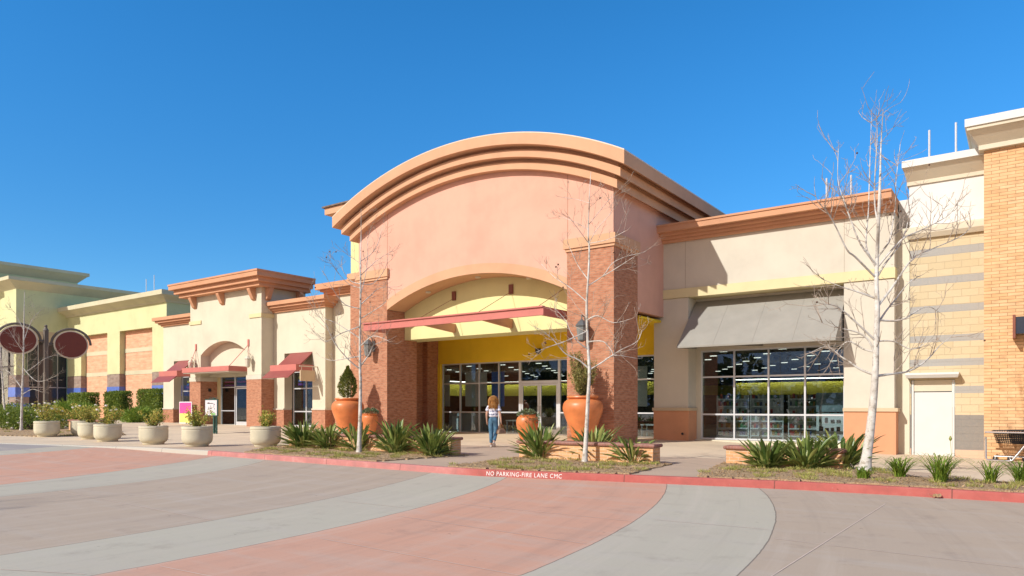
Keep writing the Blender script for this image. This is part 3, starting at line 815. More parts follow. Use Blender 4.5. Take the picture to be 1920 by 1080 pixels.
panel('hanging_banner', 'wide white panel hanging in the middle of the entrance glass', 'banner', 'whiteboard', -22.75, -21.4, 27.65, 1.5, 3.18, 'banners behind the entrance glass')
panel('hanging_banner', 'narrow white panel hanging at the far left of the entrance glass', 'banner', 'whiteboard', -24.2, -23.7, 27.55, 1.5, 3.1, 'banners behind the entrance glass')
panel('hanging_banner', 'white panel seen through the glass right of the brick pier', 'banner', 'whiteboard', -13.3, -12.85, 27.6, 1.5, 3.2, 'banners behind the entrance glass')
def table(x0, x1, y0, y1, z, label, mat='whiteboard'):
    t = thing('display_table', label, 'table', ((x0+x1)/2, (y0+y1)/2, .19))
    MB().box(x0, x1, y0, y1, z-.05, z).build('table_top', mat, t)
    for x in (x0+.05, x1-.05):
        for y in (y0+.05, y1-.05): MB().box(x-.025, x+.025, y-.025, y+.025, .19, z-.05).build('leg', 'frame2', t)
    return t
table(-20.2, -19.2, 27.6, 28.2, .85, 'small white display table left of the entrance doors')
table(-13.2, -12.1, 27.7, 28.3, .75, 'small white display table behind glass right of the brick pier')
t = thing('display_counter', 'low white counter behind the lower panes left of the entrance', 'counter', (-22.6, 27.7, .19))
MB().box(-23.7, -21.5, 27.5, 28.1, .19, 1.16).build('counter_body', plain('counter_grey', (.45, .50, .52), .5), t); MB().box(-23.45, -23.05, 27.46, 27.49, .35, 1.0).build('white_card', 'whiteboard', t)
t = thing('portrait_display', 'tall display stand with blurred grey picture at right of awning window', 'display', (-5.6, 28.0, .19))
m = MB(); m.box(-6.25, -5.3, 28.0, 28.04, 1.3, 2.0); m.build('picture_panel', plain('grey_print', (.24, .30, .33), .5, 0, .5, 1.7), t)
m = MB(); m.box(-6.25, -5.3, 28.02, 28.05, .19, 1.25)
m.build('white_panel', 'whiteboard', t)
m = MB(); rr = random.Random(5)
for k in range(12):
    x = -6.15+.2*(k % 4); z = .3+.3*(k//4); m.box(x, x+rr.uniform(.08, .14), 27.985, 28.018, z, z+rr.uniform(.1, .2))
m.build('product', 'black', t)

# ================================================================== 2. small shop with flat overhanging roof
shop = thing('shop_building', 'small cream shop with overhanging orange roof, arched niche and red canopies', 'building', (-40, 25.3, .3))
SX0, SX1, SY = -43.9, -36.3, 25.35
aX0, aX1 = -42.7, -37.7
cxC = -40.2; RC = (2.5**2+.8**2)/1.6; czC = 5.54-RC
arcC = lambda x: czC+math.sqrt(max(.01, RC*RC-(x-cxC)**2))
m = MB()
m.box(SX0, aX0, SY, 28.5, 3.37, 8.5).box(aX1, SX1, SY, 28.5, 3.37, 8.5)
m.slab(xrange(aX0, aX1, 32), arcC, lambda x: 8.5, SY, 25.95)
m.box(aX0, aX1, 25.95, 26.3, 3.37, 8.4)
m.build('shop_wall', 'cream2', shop)
each('belt_course', 'butter', shop, (SX0-.06, aX0+.1, SY-.06, 25.6, 6.75, 6.98), (aX1+.25, SX1+.06, SY-.06, 28.4, 6.75, 6.98))
for x0, x1 in ((SX0, aX0), (aX1, SX1)):
    o = MB().box(x0-.03, x1+.03, SY-.03, 26.6, 0, 3.1).build('brick_pier', 'brick', shop)
    MB().box(x0-.05, x1+.05, SY-.05, 26.61, 3.1, 3.36).build('pier_cap', 'cream', o)
m = MB(); stepcornice(m, SX0, SX1, SY, 28.5, [(.50, 8.5, 8.72), (.72, 8.72, 8.98), (.95, 8.98, 9.24), (.99, 9.24, 9.34)]); m.build('cornice', 'terracotta_trim', shop)
def corbel(x=None, y=None):
    if y is None: MB().prism([(SY, 7.75), (SY, 8.5), (SY-.42, 8.5), (SY-.42, 8.38), (SY-.16, 7.85)], 'x', x-.14, x+.14).build('corbel', 'terracotta_trim', shop)
    else: MB().prism([(SX1, 7.75), (SX1, 8.5), (SX1+.42, 8.5), (SX1+.42, 8.38), (SX1+.16, 7.85)], 'y', y-.14, y+.14).build('corbel', 'terracotta_trim', shop)
for x in (-43.3, -40.2, -37.0): corbel(x)
for y in (25.75, 27.9): corbel(y=y)
# bays either side
for X0, X1, wx0, wx1 in ((-36.3, -31.65, -35.3, -32.76), (-48.8, -43.9, -47.44, -45.0)):
    m = MB()
    m.box(X0, wx0, 26.2, 26.74, 1.38, 7.05).box(wx1, X1, 26.2, 26.74, 1.38, 7.05).box(wx0, wx1, 26.2, 26.74, 4.6, 7.05)
    m.box(X0, X1, 26.9, 29, 4.6, 7.0).box(X1-.3, X1, 26.74, 27.3, 0, 4.6)
    m.box(wx0, wx1, 26.74, 26.9, 3.58, 4.6)
    m.build('bay_wall', 'cream2', shop)
    each('base', 'brick', shop, (X0, wx0, 26.16, 26.73, 0, 1.30), (wx1, X1+.03, 26.16, 26.73, 0, 1.30))
    each('base_cap', 'cream', shop, (X0, wx0, 26.12, 26.72, 1.30, 1.38), (wx1, X1+.06, 26.12, 26.72, 1.30, 1.38))
    m = MB(); stepcornice(m, X0, X1, 26.2, 29, [(.12, 7.05, 7.16), (.24, 7.16, 7.28), (.40, 7.28, 7.42), (.54, 7.42, 7.64)], left=X0 < -40, right=X1 > -40); m.build('bay_cornice', 'terracotta_trim', shop)
    window(shop, wx0+.05, wx1-.02, .33, 3.56, 26.76, ((wx0+wx1)/2,), (2.55, 1.2), .07)
    MB().box(wx0, wx1, 26.7, 26.95, 0, .32).build('window_sill', 'cream', shop)
    # red metal awning: upper slope, box fascia, lower slope
    b0, b1 = wx0+.3, wx1+.1
    a = MB(); a.box(b0, b1, 25.0, 26.19, 3.50, 3.84); a = a.build('awning', 'red_metal', shop)
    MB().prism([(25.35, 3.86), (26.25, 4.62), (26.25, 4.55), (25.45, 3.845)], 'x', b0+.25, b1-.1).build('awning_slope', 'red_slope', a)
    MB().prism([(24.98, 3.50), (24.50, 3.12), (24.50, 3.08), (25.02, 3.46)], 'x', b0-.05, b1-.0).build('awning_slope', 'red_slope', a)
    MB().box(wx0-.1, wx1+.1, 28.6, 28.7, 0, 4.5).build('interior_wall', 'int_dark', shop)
    m = MB(); cols = ['purple', 'poster_pink', 'blue', 'yellow', 'poster_yellow']
    for k in range(3): MB().box(wx0+.3, wx1-.2, 26.95+.02*k, 26.96+.02*k, 2.75+.2*k, 2.87+.2*k).build('window_stripe', cols[(k*2) % 5], shop)
# doors and window of the shop
window(shop, -42.3, -40.72, .28, 3.6, 26.5, (), (2.72, 1.22), .06)
window(shop, -40.72, -37.75, 2.72, 3.6, 26.5, (-39.0,), (), .06)
door(shop, -40.66, -39.28, .28, 2.69, 26.52, -1); door(shop, -39.26, -37.9, .28, 2.69, 26.52, 1)
MB().box(-42.7, -37.7, 26.31, 26.49, 3.37, 3.66).build('door_head', 'cream', shop)
MB().box(-42.7, -42.3, 26.48, 26.62, .1, 3.37).build('door_jamb', 'butter', shop)
for k, c in enumerate(('purple', 'poster_pink', 'blue')): MB().box(-42.2, -37.9, 26.72+.02*k, 26.73+.02*k, 2.8+.22*k, 2.9+.22*k).build('window_stripe', c, shop)
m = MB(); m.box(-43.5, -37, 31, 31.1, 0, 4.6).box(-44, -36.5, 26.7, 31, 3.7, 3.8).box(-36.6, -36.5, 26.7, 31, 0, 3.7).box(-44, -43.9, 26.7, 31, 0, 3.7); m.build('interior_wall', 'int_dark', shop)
cn = MB().box(-43.4, -38.3, 24.5, 25.9, 3.62, 3.92).build('canopy', 'red_metal', shop)
MB().box(-43.35, -38.35, 24.55, 25.88, 3.57, 3.618).build('canopy_soffit', 'cream', cn)
for x, dx in ((-43.2, .35), (-37.55, -.9)):
    p = MB().box(x-.07, x+.07, SY-.05, SY-.001, 5.1, 5.5).build('anchor_plate', 'red_metal', cn)
    m = MB().tube([(x, SY-.05, 5.15), (x+dx, 24.65, 3.93)], .02, 6).tube([(x, SY-.05, 5.15), (x-.15*dx, SY-.06, 4.2)], .012, 5).build('tie_rod', 'red_metal', cn)
lantern(shop, (-43.3, SY, 4.15), 'lantern_pale', 1.0); lantern(shop, (-37.2, SY, 4.15), 'lantern_pale', 1.0)
MB().box(-42.66, -42.63, 25.85, 26.05, 2.45, 2.65).build('wall_box', 'dark', shop)
# blade sign
t = thing('hanging_sign', 'blank tan board sign hung from a bracket over the shop window', 'sign', (-32.3, 26.15, 3.2))
MB().box(-32.34, -32.26, 25.0, 25.98, 2.9, 3.5).build('sign_board', 'beige', t, bevel=.01)
m = MB(); m.tube([(-32.3, 26.19, 3.72), (-32.3, 24.95, 3.72)], .025, 8).tube([(-32.3, 26.19, 2.9), (-32.3, 26.19, 3.75)], .03, 8)
m.tube([(-32.3, 25.1, 3.72), (-32.3, 25.1, 3.5)], .01, 6).tube([(-32.3, 25.85, 3.72), (-32.3, 25.85, 3.5)], .01, 6); m.build('bracket', 'lantern_pale', t)

# ================================================================== 3. green department store far left
gs = thing('department_store', 'large lime green store with khaki cornices and pink block panels at far left', 'building', (-70, 30, .4))
GY = 30.0
panels = [(-70.2, -65.2), (-63.0, -57.6)]
m = MB()
m.box(-73, -55.4, GY, GY+8, 7.95, 9.8)
for a, b in ((-73, -70.2), (-65.2, -63.0), (-57.6, -55.4)): m.box(a, b, GY, GY+8, 4.3, 7.95)
m.build('store_wall', 'green', gs)
for a, b in panels:
    each('block_panel', 'brick_pink', gs, (a, b, GY+.45, GY+7, 0, 7.94))
    each('stone_course', 'greentrim', gs, (a+.002, b-.002, GY+.42, GY+.449, 6.1, 6.45), (a+.002, b-.002, GY+.42, GY+.449, 4.2, 4.55))
o = None
for a, b in ((-73, -70.2), (-65.2, -63.0), (-57.6, -55.4)):
    MB().box(a, b, GY-.02, GY+7.9, 0, 4.28).build('pilaster_base', 'brick_grey', gs)
    for z0, z1 in ((2.35, 3.2), (.9, 1.75)): MB().box(a-.01, b+.01, GY-.05, GY+3, z0, z1).build('tile_band', 'bluetile', gs)
m = MB(); m.frus((-73, -55.3, GY-.1, GY+8), 9.8, (-73.2, -55.3+.1, GY-.2, GY+8), 9.95).frus((-73.2, -55.2, GY-.2, GY+8), 9.95, (-73.8, -54.6, GY-.8, GY+8), 10.28).box(-73.8, -54.55, GY-.85, GY+8, 10.28, 10.65)
m.build('cornice', 'greentrim', gs)
# tower
m = MB(); m.box(-95, -73, 25.8, 38, 8.2, 12.0).box(-95, -89, 25.8, 38, 0, 8.2).box(-76, -73, 37, 38, 0, 8.2)
m.box(-73.5, -73.0, 25.8, 26.5, 4.3, 8.2); m.build('tower_wall', 'green', gs)
m = MB(); m.frus((-95, -73, 25.8, 38), 12.0, (-95, -72.2, 25.0, 38.8), 12.65).box(-95, -72.1, 24.9, 38.9, 12.65, 12.95); m.build('cornice', 'greentrim', gs)
MB().box(-95, -72.97, 25.77, 38, 7.4, 8.35).build('belt_course', 'beige', gs)
MB().box(-74.5, -72.95, 25.75, 26.8, 0, 4.3).build('pilaster_base', 'brick_grey', gs)
for z0, z1 in ((2.35, 3.2), (.9, 1.75)): MB().box(-74.52, -72.9, 25.7, 26.85, z0, z1).build('tile_band', 'bluetile', gs)
window(gs, -89, -74.5, .3, 7.3, 26.4, (-86, -83.5, -81, -78.5, -76.5), (3.2, 5.2), .12, .15, 'dark')
m = MB().box(-73.3, -73.2, 26.8, 30, .3, 7.4); m.build('side_glazing', plain('dark_glass_panel', (.03, .035, .04), .08, 0, .1), gs)
each('mullion', 'frame2', gs, *[(-73.2, -73.12, y-.04, y+.04, .3, 7.4) for y in (27.6, 28.4, 29.2)], (-73.195, -73.125, 26.8, 30, 3.2, 3.3))
m = MB().box(-100, -78, 22, 33, 12.9, 14.0); m.build('upper_tower', 'green', gs)
m = MB().frus((-100, -78, 22, 33), 14.0, (-100, -77.3, 21.3, 33.7), 14.7).box(-100, -77.2, 21.2, 33.8, 14.7, 15.0); m.build('cornice', 'greentrim', gs)
d = MB().box(-58.2, -57.4, GY+.35, GY+.44, .4, 2.5).build('service_door', 'cream', gs)

# ================================================================== 4. block building with white door, 5. long-brick building
bb = thing('block_building', 'narrow tan block wall with grey courses, white band on top and service door', 'building', (-2, 27, -.1))
BX0, BX1, BY = -3.05, -.5, 26.72
m = MB(); m.box(BX0, -3.02, BY, 30, -.4, 6.98).box(-1.79, BX1, BY, 30, -.4, 6.98).box(-3.02, -1.79, BY, 30, 2.36, 6.98)
m.build('block_wall', 'block', bb)
m = MB(); m.frus((BX0-.05, BX1, BY-.10, 30), 6.98, (BX0-.12, BX1, BY-.20, 30), 7.12).box(BX0-.12, BX1, BY-.20, 30, 7.12, 7.30).frus((BX0-.12, BX1, BY-.20, 30), 7.30, (BX0-.02, BX1, BY-.03, 30), 7.38); m.build('ledge', 'whitetrim', bb)
MB().box(BX0-.02, BX1, BY-.02, 30, 7.38, 8.75).build('parapet', 'white', bb)
MB().box(-3.9, BX0-.02, 27.2, 30, 7.0, 8.45).build('parapet', 'white', bb)
m = MB(); m.box(BX0-.08, BX1, BY-.08, 30, 8.75, 8.87).frus((BX0-.08, BX1, BY-.08, 30), 8.87, (BX0-.15, BX1, BY-.45, 30), 9.25); m.build('cornice', 'whitetrim', bb)
MB().box(BX0-.18, BX1, BY-.5, 30, 9.25, 9.47).build('coping', 'white', bb)
dr = MB().box(-2.93, -1.87, BY+.02, BY+.08, -.14, 1.96).build('door', 'door_white', bb)
each('door_frame', 'door_white', bb, (-3.0, -2.94, BY-.03, BY+.1, -.14, 2.35), (-1.86, -1.80, BY-.03, BY+.1, -.14, 2.35))
MB().box(-2.93, -1.87, BY+.0, BY+.07, 1.99, 2.35).build('transom_panel', 'whitetrim', bb)
m = MB(); m.frus((-3.12, -1.70, BY-.32, BY-.005), 2.42, (-3.14, -1.66, BY-.40, BY-.005), 2.52).box(-3.14, -1.66, BY-.40, BY-.005, 2.52, 2.58); m.build('door_hood', 'white', bb)
for z in (.1, .9, 1.7): MB().tube([(-2.95, BY-.005, z), (-2.95, BY-.005, z+.1)], .012, 6).build('hinge', 'frame2', dr)

ob_ = thing('brick_building', 'tall long-course orange brick wall with ivory cornice at right edge', 'building', (4, 27, -.1))
MB().box(-.99, 12, 26.0, 31, -.5, 9.36).build('brick_wall', 'brick_roman', ob_)
m = MB(); m.box(-1.12, 12, 25.85, 31, 9.28, 9.42).frus((-1.12, 12, 25.86, 31), 9.42, (-1.36, 12, 25.45, 31), 9.80).box(-1.40, 12, 25.40, 31, 9.80, 9.90)
m.build('cornice', 'whitetrim', ob_)
MB().box(-1.45, 12, 25.35, 31, 9.90, 10.13).build('coping', 'white', ob_)
t = thing('projecting_sign', 'dark glossy box sign fixed to the orange brick wall', 'sign', (.8, 25.9, 3.9))
MB().box(-.20, 1.9, 25.5, 25.82, 3.62, 4.12).build('sign_box', plain('dark_blue_acrylic', (.02, .03, .05), .12), t, bevel=.01)
m = MB(); m.box(-.27, -.2, 25.46, 25.99, 3.5, 4.18).box(-.2, 1.9, 25.82, 25.99, 3.75, 3.95); m.build('bracket', 'rust', t)

# roof poles
rp = None
for i, (x, y, z0, z1, lb) in enumerate([(-2.58, 27.6, 9.3, 10.77, 'thin white pole above the white parapet, left one of its pair'), (-1.82, 27.6, 9.3, 10.85, 'thin white pole above the white parapet beside the brick building'),
                     (-5.93, 28.2, 8.2, 9.94, 'thin white pole above the orange wing cornice, left one of its pair'), (-5.1, 28.2, 8.2, 9.9, 'thin white pole above the orange wing cornice beside the bare tree'),
                     (-60.5, 31, 10.4, 12.3, 'thin white pole on the green store roof, left one of its pair'), (-59.2, 31, 10.4, 12.5, 'thin white pole on the green store roof, right one of its pair')]):
    o = MB().tube([(0, 0, z0), (0, 0, z1)], .035, 8).lathe([(.07, 0), (.07, .03)], (0, 0, z0), 10).build('roof_pole', 'frame', smooth=True)
    o.location = (x, y, 0); tag(o, lb, 'pole', 'thin poles on the roofs')

# ================================================================== low brick planter walls
def lowwall(X0, X1, Y0, Y1, hgt, label):
    zb = min(zs(X0, Y0), zs(X1, Y0))-.1; zt = zs((X0+X1)/2, Y0)+hgt
    t = thing('brick_garden_wall', label, 'wall', ((X0+X1)/2, Y0, zb), 'low brick walls with dark caps')
    MB().box(X0, X1, Y0, Y1, zb, zt-.085).build('wall_body', 'brick_low', t)
    MB().box(X0-.06, X1+.06, Y0-.06, Y1+.05, zt-.085, zt).build('coping', 'cap_brick', t, bevel=.03)
lowwall(-20.0, -12.85, 15.02, 15.42, .50, 'long low brick wall under the pair of urns on the left')
lowwall(-10.8, -7.0, 15.35, 15.75, .48, 'low brick wall below the big right urn, beside the walkway')
lowwall(-5.75, -3.2, 16.72, 17.1, .45, 'low brick wall in front of the awning window')
lowwall(-41.2, -37.6, 17.0, 17.4, .6, 'small low brick wall between the concrete planters far left')

# ================================================================== urns
def urn(name, label, loc, prof, n=48):
    t = local(name, label, 'urn', 'terracotta urns by the entrance')
    MB().lathe(prof, n=n).build('urn_body', 'terra', t, smooth=True)
    rt = max(z for r, z in prof)
    MB().lathe([(.01, rt-.12), (prof[-2][0]*.93, rt-.12), (prof[-2][0]*.93, rt-.10), (.01, rt-.09)], n=24).build('soil', 'soil', t)
    t.location = loc; return t
def smoothprof(ctrl, n=6):
    out = []
    for i in range(len(ctrl)-1):
        p0 = ctrl[max(0, i-1)]; p1 = ctrl[i]; p2 = ctrl[i+1]; p3 = ctrl[min(len(ctrl)-1, i+2)]
        for k in range(n):
            t = k/n
            out.append(tuple(.5*((2*p1[j])+(-p0[j]+p2[j])*t+(2*p0[j]-5*p1[j]+4*p2[j]-p3[j])*t*t+(-p0[j]+3*p1[j]-3*p2[j]+p3[j])*t**3) for j in (0, 1)))
    out.append(ctrl[-1]); return out
BIG = smoothprof([(.30, 0), (.34, .12), (.42, .45), (.55, .80), (.66, 1.10), (.69, 1.26), (.66, 1.42), (.56, 1.53), (.475, 1.57)], 5)+[(.48, 1.585), (.53, 1.60), (.55, 1.63), (.54, 1.665), (.50, 1.68), (.45, 1.68), (.44, 1.62), (.43, 1.5)]
SMALL = smoothprof([(.17, 0), (.20, .1), (.27, .4), (.33, .68), (.345, .80), (.33, .90), (.28, .95)], 5)+[(.30, .965), (.315, .98), (.315, 1.0), (.29, 1.01), (.26, 1.0), (.25, .93)]
ROUND = smoothprof([(.20, 0), (.26, .15), (.35, .42), (.40, .66), (.40, .80), (.36, .92), (.29, .96)], 5)+[(.30, .98), (.31, 1.0), (.29, 1.01), (.26, 1.0), (.25, .93)]
uL, uR = (-23.66, 20.8), (-12.22, 21.15)
uLs, uRs = (-22.35, 20.85), (-14.55, 21.2)
urn('urn', 'big terracotta urn holding the upright cypress, left of entrance', (*uL, zs(*uL)), BIG)
urn('urn', 'big terracotta urn against the right brick pier holding an olive shrub', (*uR, zs(*uR)), BIG)
urn('urn', 'smaller slim terracotta urn with succulent beside the big left urn', (*uLs, zs(*uLs)), SMALL)
urn('urn', 'smaller round terracotta urn with trailing plant near the doors', (*uRs, zs(*uRs)), ROUND)

rnd = random.Random(11)
def rv(r=rnd): 
    while True:
        v = Vector((r.uniform(-1, 1), r.uniform(-1, 1), r.uniform(-1, 1)))
        if .05 < v.length < 1: return v.normalized()
def crown(m, N, fn, w, L, upbias=.3, r=rnd):
    for _ in range(N):
        c, outw = fn(r)
        d = (outw*.8+rv(r)*.8+Vector((0, 0, upbias))).normalized()
        m.leaf(c, d, w*r.uniform(.7, 1.3), L*r.uniform(.7, 1.4), rv(r))
def plant(name, label, cat, loc, leafmat_, leaves, stems=(), group=None, part='foliage'):
    t = local(name, label, cat, group)
    leaves.build(part, leafmat_, t)
    if stems: 
        s = MB()
        for pts, rad in stems: s.tube(pts, rad, 6)
        s.build('stem', 'stem', t)
    t.location = loc; return t
# cypress
m = MB()
def cyp(r):
    h = r.random()**.8; z = .12+h*1.32; rad = .40*math.sin(min(1, (h*.95+.12))*math.pi)**.75*(1.05-.5*h)+.02
    a = r.uniform(0, 6.283); k = r.uniform(.55, 1)**.5*(1+.22*math.sin(5*a+9*h)*math.sin(13*h))
    o = Vector((math.cos(a), math.sin(a), .9)); return Vector((math.cos(a)*rad*k, math.sin(a)*rad*k, z)), o
crown(m, 5200, cyp, .028, .085, .9)
plant('cypress', 'upright dark green cypress growing in the big left urn', 'shrub', (*uL, zs(*uL)+1.56), 'cypress', m, [([(0, 0, 0), (.01, 0, .6), (0, 0, 1.3)], [.04, .03, .01])])
# olive shrub
m = MB(); st = []
for k in range(40):
    a = rnd.uniform(0, 6.283); ln = rnd.uniform(.75, 1.6); sp = rnd.uniform(.12, .68)*(1.15-.3*ln)
    pts = [Vector((math.cos(a)*sp*t*1.2*(1-.25*t)+rnd.uniform(-.02, .02), math.sin(a)*sp*t*1.2, ln*t)) for t in (0, .25, .5, .75, 1)]
    st.append((pts, [.012, .009, .007, .005, .003]))
    for t_ in range(110):
        u = rnd.uniform(.2, 1.0); i = min(3, int(u*4)); c = pts[i].lerp(pts[i+1], u*4-i)+rv()*rnd.uniform(.0, .11)
        m.leaf(c, (rv()*.7+Vector((0, 0, .8))), .030, .09, rv())
plant('olive_shrub', 'loose olive green shrub growing in the big right urn', 'shrub', (*uR, zs(*uR)+1.56), 'olive', m, st)
def succ(label, loc, trail):
    m = MB()
    for _ in range(420):
        a = rnd.uniform(0, 6.283); q = rnd.random()**.5*.34
        z = .14*(1-(q/.34)**2)+rnd.uniform(0, .1)
        if trail and q > .22 and math.cos(a-.3) > .1: z -= rnd.uniform(0, .34); q = .36+rnd.uniform(0, .07)
        m.leaf(Vector((math.cos(a)*q, math.sin(a)*q, z)), Vector((math.cos(a)*.7, math.sin(a)*.7, .5 if not trail else rnd.uniform(-.5, .6)))+rv()*.5, .035, .09, rv())
    return plant('succulent', label, 'plant', loc, 'succulent', m)
succ('grey-green bushy succulent in the slim left urn', (*uLs, zs(*uLs)+.99), False)
succ('dark trailing succulent hanging over the round urn by the doors', (*uRs, zs(*uRs)+.97), True)

# ================================================================== concrete planters with rose bushes
pl = local('planter', 'x', 'planter', 'round concrete planters along the plaza')
prof = [(.34, 0), (.36, .02), (.37, .07), (.44, .12), (.485, .20), (.497, .30), (.497, .56), (.485, .572), (.485, .585), (.499, .60), (.499, .66), (.492, .685), (.47, .69), (.44, .68), (.43, .6)]
MB().lathe(prof, n=40).build('bowl', 'planter', pl, smooth=True)
MB().lathe([(.01, .59), (.435, .59), (.435, .6), (.01, .61)], n=24).build('soil', 'soil', pl)
def rosebush(seed, hgt=.62, wid=.5, flowers=0, dens=1.0):
    r = random.Random(seed); m = MB(); st = []; fl = []
    for k in range(13):
        a = r.uniform(0, 6.283); sp = r.uniform(.1, 1)*wid; ln = hgt*r.uniform(.65, 1.1)
        pts = [Vector((math.cos(a)*sp*t**.8+r.uniform(-.02, .02), math.sin(a)*sp*t**.8+r.uniform(-.02, .02), ln*t)) for t in (0, .3, .6, 1)]
        st.append((pts, [.011, .008, .006, .003]))
        for q in range(int(75*dens)):
            u = r.uniform(.22, 1.03); i = min(2, int(u*3)); c = pts[i].lerp(pts[i+1], u*3-i)+rv(r)*r.uniform(0, .15)
            m.leaf(c, rv(r)+Vector((0, 0, .3)), .045, .07, rv(r))
        if flowers and k < flowers:
            fl.append(pts[3]+Vector((0, 0, .02)))
    return m, st, fl
PL = [((370, 838), 1, 'concrete planter in front of the map sign', 'bushy rose in the planter before the map sign', 0, .68, .5),
      ((498, 838.5), 2, 'concrete planter beside the red kerb, rightmost of the planters', 'sparse yellowish rose in the rightmost concrete planter', 0, .55, .3),
      ((288, 834), 3, 'concrete planter alone left of the pink poster board', 'rounded rose in the planter left of the pink poster', 0, .66, .52),
      ((202, 828.5), 4, 'concrete planter in front of two others in a row', 'wide rose in the frontmost planter of the overlapping row', 4, .72, .65),
      ((171, 824), 5, 'concrete planter in the middle of the overlapping row of three', 'rose in the middle planter of the overlapping row', 3, .75, .6),
      ((156, 818), 6, 'concrete planter at the back of the overlapping row of three', 'rose in the rearmost planter of the overlapping row', 3, .75, .6),
      ((88, 819.5), 7, 'concrete planter below the twin oval sign, leftmost of all', 'white flowering rose in the leftmost concrete planter', 7, .85, .7)]
for i, ((px, py), sd, lb, lb2, nf, hg, wd) in enumerate(PL):
    p = Gp(px, py); d = Vector((p.x, p.y, 0)).normalized(); p = p+d*.36; p.z = zs(p.x, p.y)
    if i == 0: pl.location = p; pl['label'] = lb
    else: dup(pl, p, rnd.uniform(0, 6), lb)
    lm, st, fl = rosebush(sd, hg, wd, nf)
    t = plant('rose_bush', lb2, 'shrub', (p.x, p.y, p.z+.6), 'rose', lm, st, 'rose bushes in the planters')
    for c in fl: MB().lathe([(.01, -.03), (.05, 0), (.055, .03), (.03, .05)], c, 8).build('flower', 'petal', t)

# ================================================================== bird-of-paradise plants, grass tufts
def paddle_plant(seed, hgt=1.0, n=38, spread=.55):
    r = random.Random(seed); m = MB()
    for k in range(n):
        a = r.uniform(0, 6.283); low = k > n*.62
        ln = hgt*(r.uniform(.2, .55) if low else r.uniform(.6, 1.1)); out = spread*(r.uniform(.25, 1.15) if low else r.uniform(.08, .95)); bend = r.uniform(0, .9 if low else .55)
        base = Vector((math.cos(a)*.24*r.random()**.7, math.sin(a)*.24*r.random()**.7, 0))
        dirv = Vector((math.cos(a), math.sin(a), 0)); sd = Vector((-math.sin(a), math.cos(a), 0)); 
        tw = r.uniform(-1.3, 1.3); segs = 9; W = r.uniform(.024, .055); u0 = r.uniform(.2, .55); prev = None
        b0 = len(m.v)
        for s in range(segs+1):
            t = s/segs
            c = base+dirv*(out*t**1.5)+Vector((0, 0, ln*(t-bend*.42*t**3)))
            w = .009 if t < u0+.02 else max(.004, W*math.sin(math.pi*min(1, (t-u0)/(1-u0)))**.7)
            s2 = (sd*math.cos(tw)+dirv*math.sin(tw)*.8).normalized(); fold = Vector((-dirv.x*.3, -dirv.y*.3, .55))*w
            m.v += [tuple(c-s2*w+fold), tuple(c), tuple(c+s2*w+fold)]
        for s in range(segs):
            q = b0+3*s
            m.f += [(q, q+1, q+4, q+3), (q+1, q+2, q+5, q+4)]
    return m
SP = [((567, 840.5), 787, 'leftmost paddle-leaved plant, at the left end of the long brick wall'), ((617, 842.5), 788, 'paddle-leaved plant before the big cypress urn'),
      ((672, 846), 792, 'sparse paddle-leaved plant just behind the left bare tree trunk'), ((742, 850.5), 779, 'tall wide-leaved plant in front of the left brick pier'),
      ((810, 856), 789, 'paddle-leaved plant at the right end of the long brick wall'),
      ((1013, 860.5), 789, 'paddle-leaved plant before the round urn beside the walkway'), ((1113, 863), 797, 'paddle-leaved plant in front of the big right urn'),
      ((1187, 869.5), 812, 'yellowing paddle-leaved plant below the right brick pier corner'),
      ((1440, 879), 815, 'paddle-leaved plant at the left of the awning window wall'), ((1511, 881), 805, 'paddle-leaved plant in the middle before the awning window'),
      ((1579, 880), 803, 'dark paddle-leaved plant touching the right bare tree')]
for i, ((px, py), top, lb) in enumerate(SP):
    p = Gp(px, py); t_ = (H-p.z)*F/(py-HOR); hg = (py-top)*t_/F*random.Random(i).uniform(.94, 1.06)
    o = paddle_plant(100+i, hg*.94, 75 if i in (2, 7) else 135, .56*hg/1.0+.18).build('bird_of_paradise_plant', 'strel')
    o.location = p; tag(o, lb, 'plant', 'paddle-leaved plants along the brick walls')
    for pg in o.data.polygons: pg.use_smooth = True
def tuft(seed, hgt, n, spread, w=.012):
    r = random.Random(seed); m = MB()
    for k in range(n):
        a = r.uniform(0, 6.283); ln = hgt*r.uniform(.6, 1.1); out = spread*r.uniform(.2, 1); b0 = len(m.v); segs = 6
        base = Vector((r.uniform(-.08, .08), r.uniform(-.08, .08), 0)); dv = Vector((math.cos(a), math.sin(a), 0)); sd = Vector((-math.sin(a), math.cos(a), 0))
        for s in range(segs+1):
            t = s/segs; c = base+dv*out*t**1.3+Vector((0, 0, ln*(t-.55*t**3)*1.5)); ww = w*(1-t*.85)
            m.v += [tuple(c-sd*ww), tuple(c+sd*ww)]
        for s in range(segs): q = b0+2*s; m.f.append((q, q+1, q+3, q+2))
    return m
for i, ((px, py), hg, n, sp, lb) in enumerate([((1686, 897), .50, 110, .72, 'strappy green tuft right of the right bare tree'), ((1764, 906), .62, 130, .75, 'taller strappy tuft in front of the white door'),
      ((1857, 908), .5, 60, .8, 'thin strappy tuft in front of the orange brick wall'), ((1915, 908), .5, 100, .75, 'strappy tuft at the right edge below the carts'), ((1618, 899), .3, 80, .38, 'short grassy tuft at the foot of the right bare tree')]):
    p = Gp(px, py); o = tuft(50+i, hg, n, sp, .013).build('strappy_tuft', 'strap_leaf'); o.location = p; tag(o, lb, 'plant', 'strappy tufts in the right bed')
# dry stalk
p = Gp(1782, 893); o = MB().tube([(0, 0, 0), (.02, 0, .35), (.0, 0, .72)], [.006, .005, .004], 5).lathe([(.01, .70), (.03, .74), (.01, .80)], n=6).build('dry_flower_stalk', 'drygrass'); o.location = p; tag(o, 'single dry flower stalk standing before the white door', 'plant')
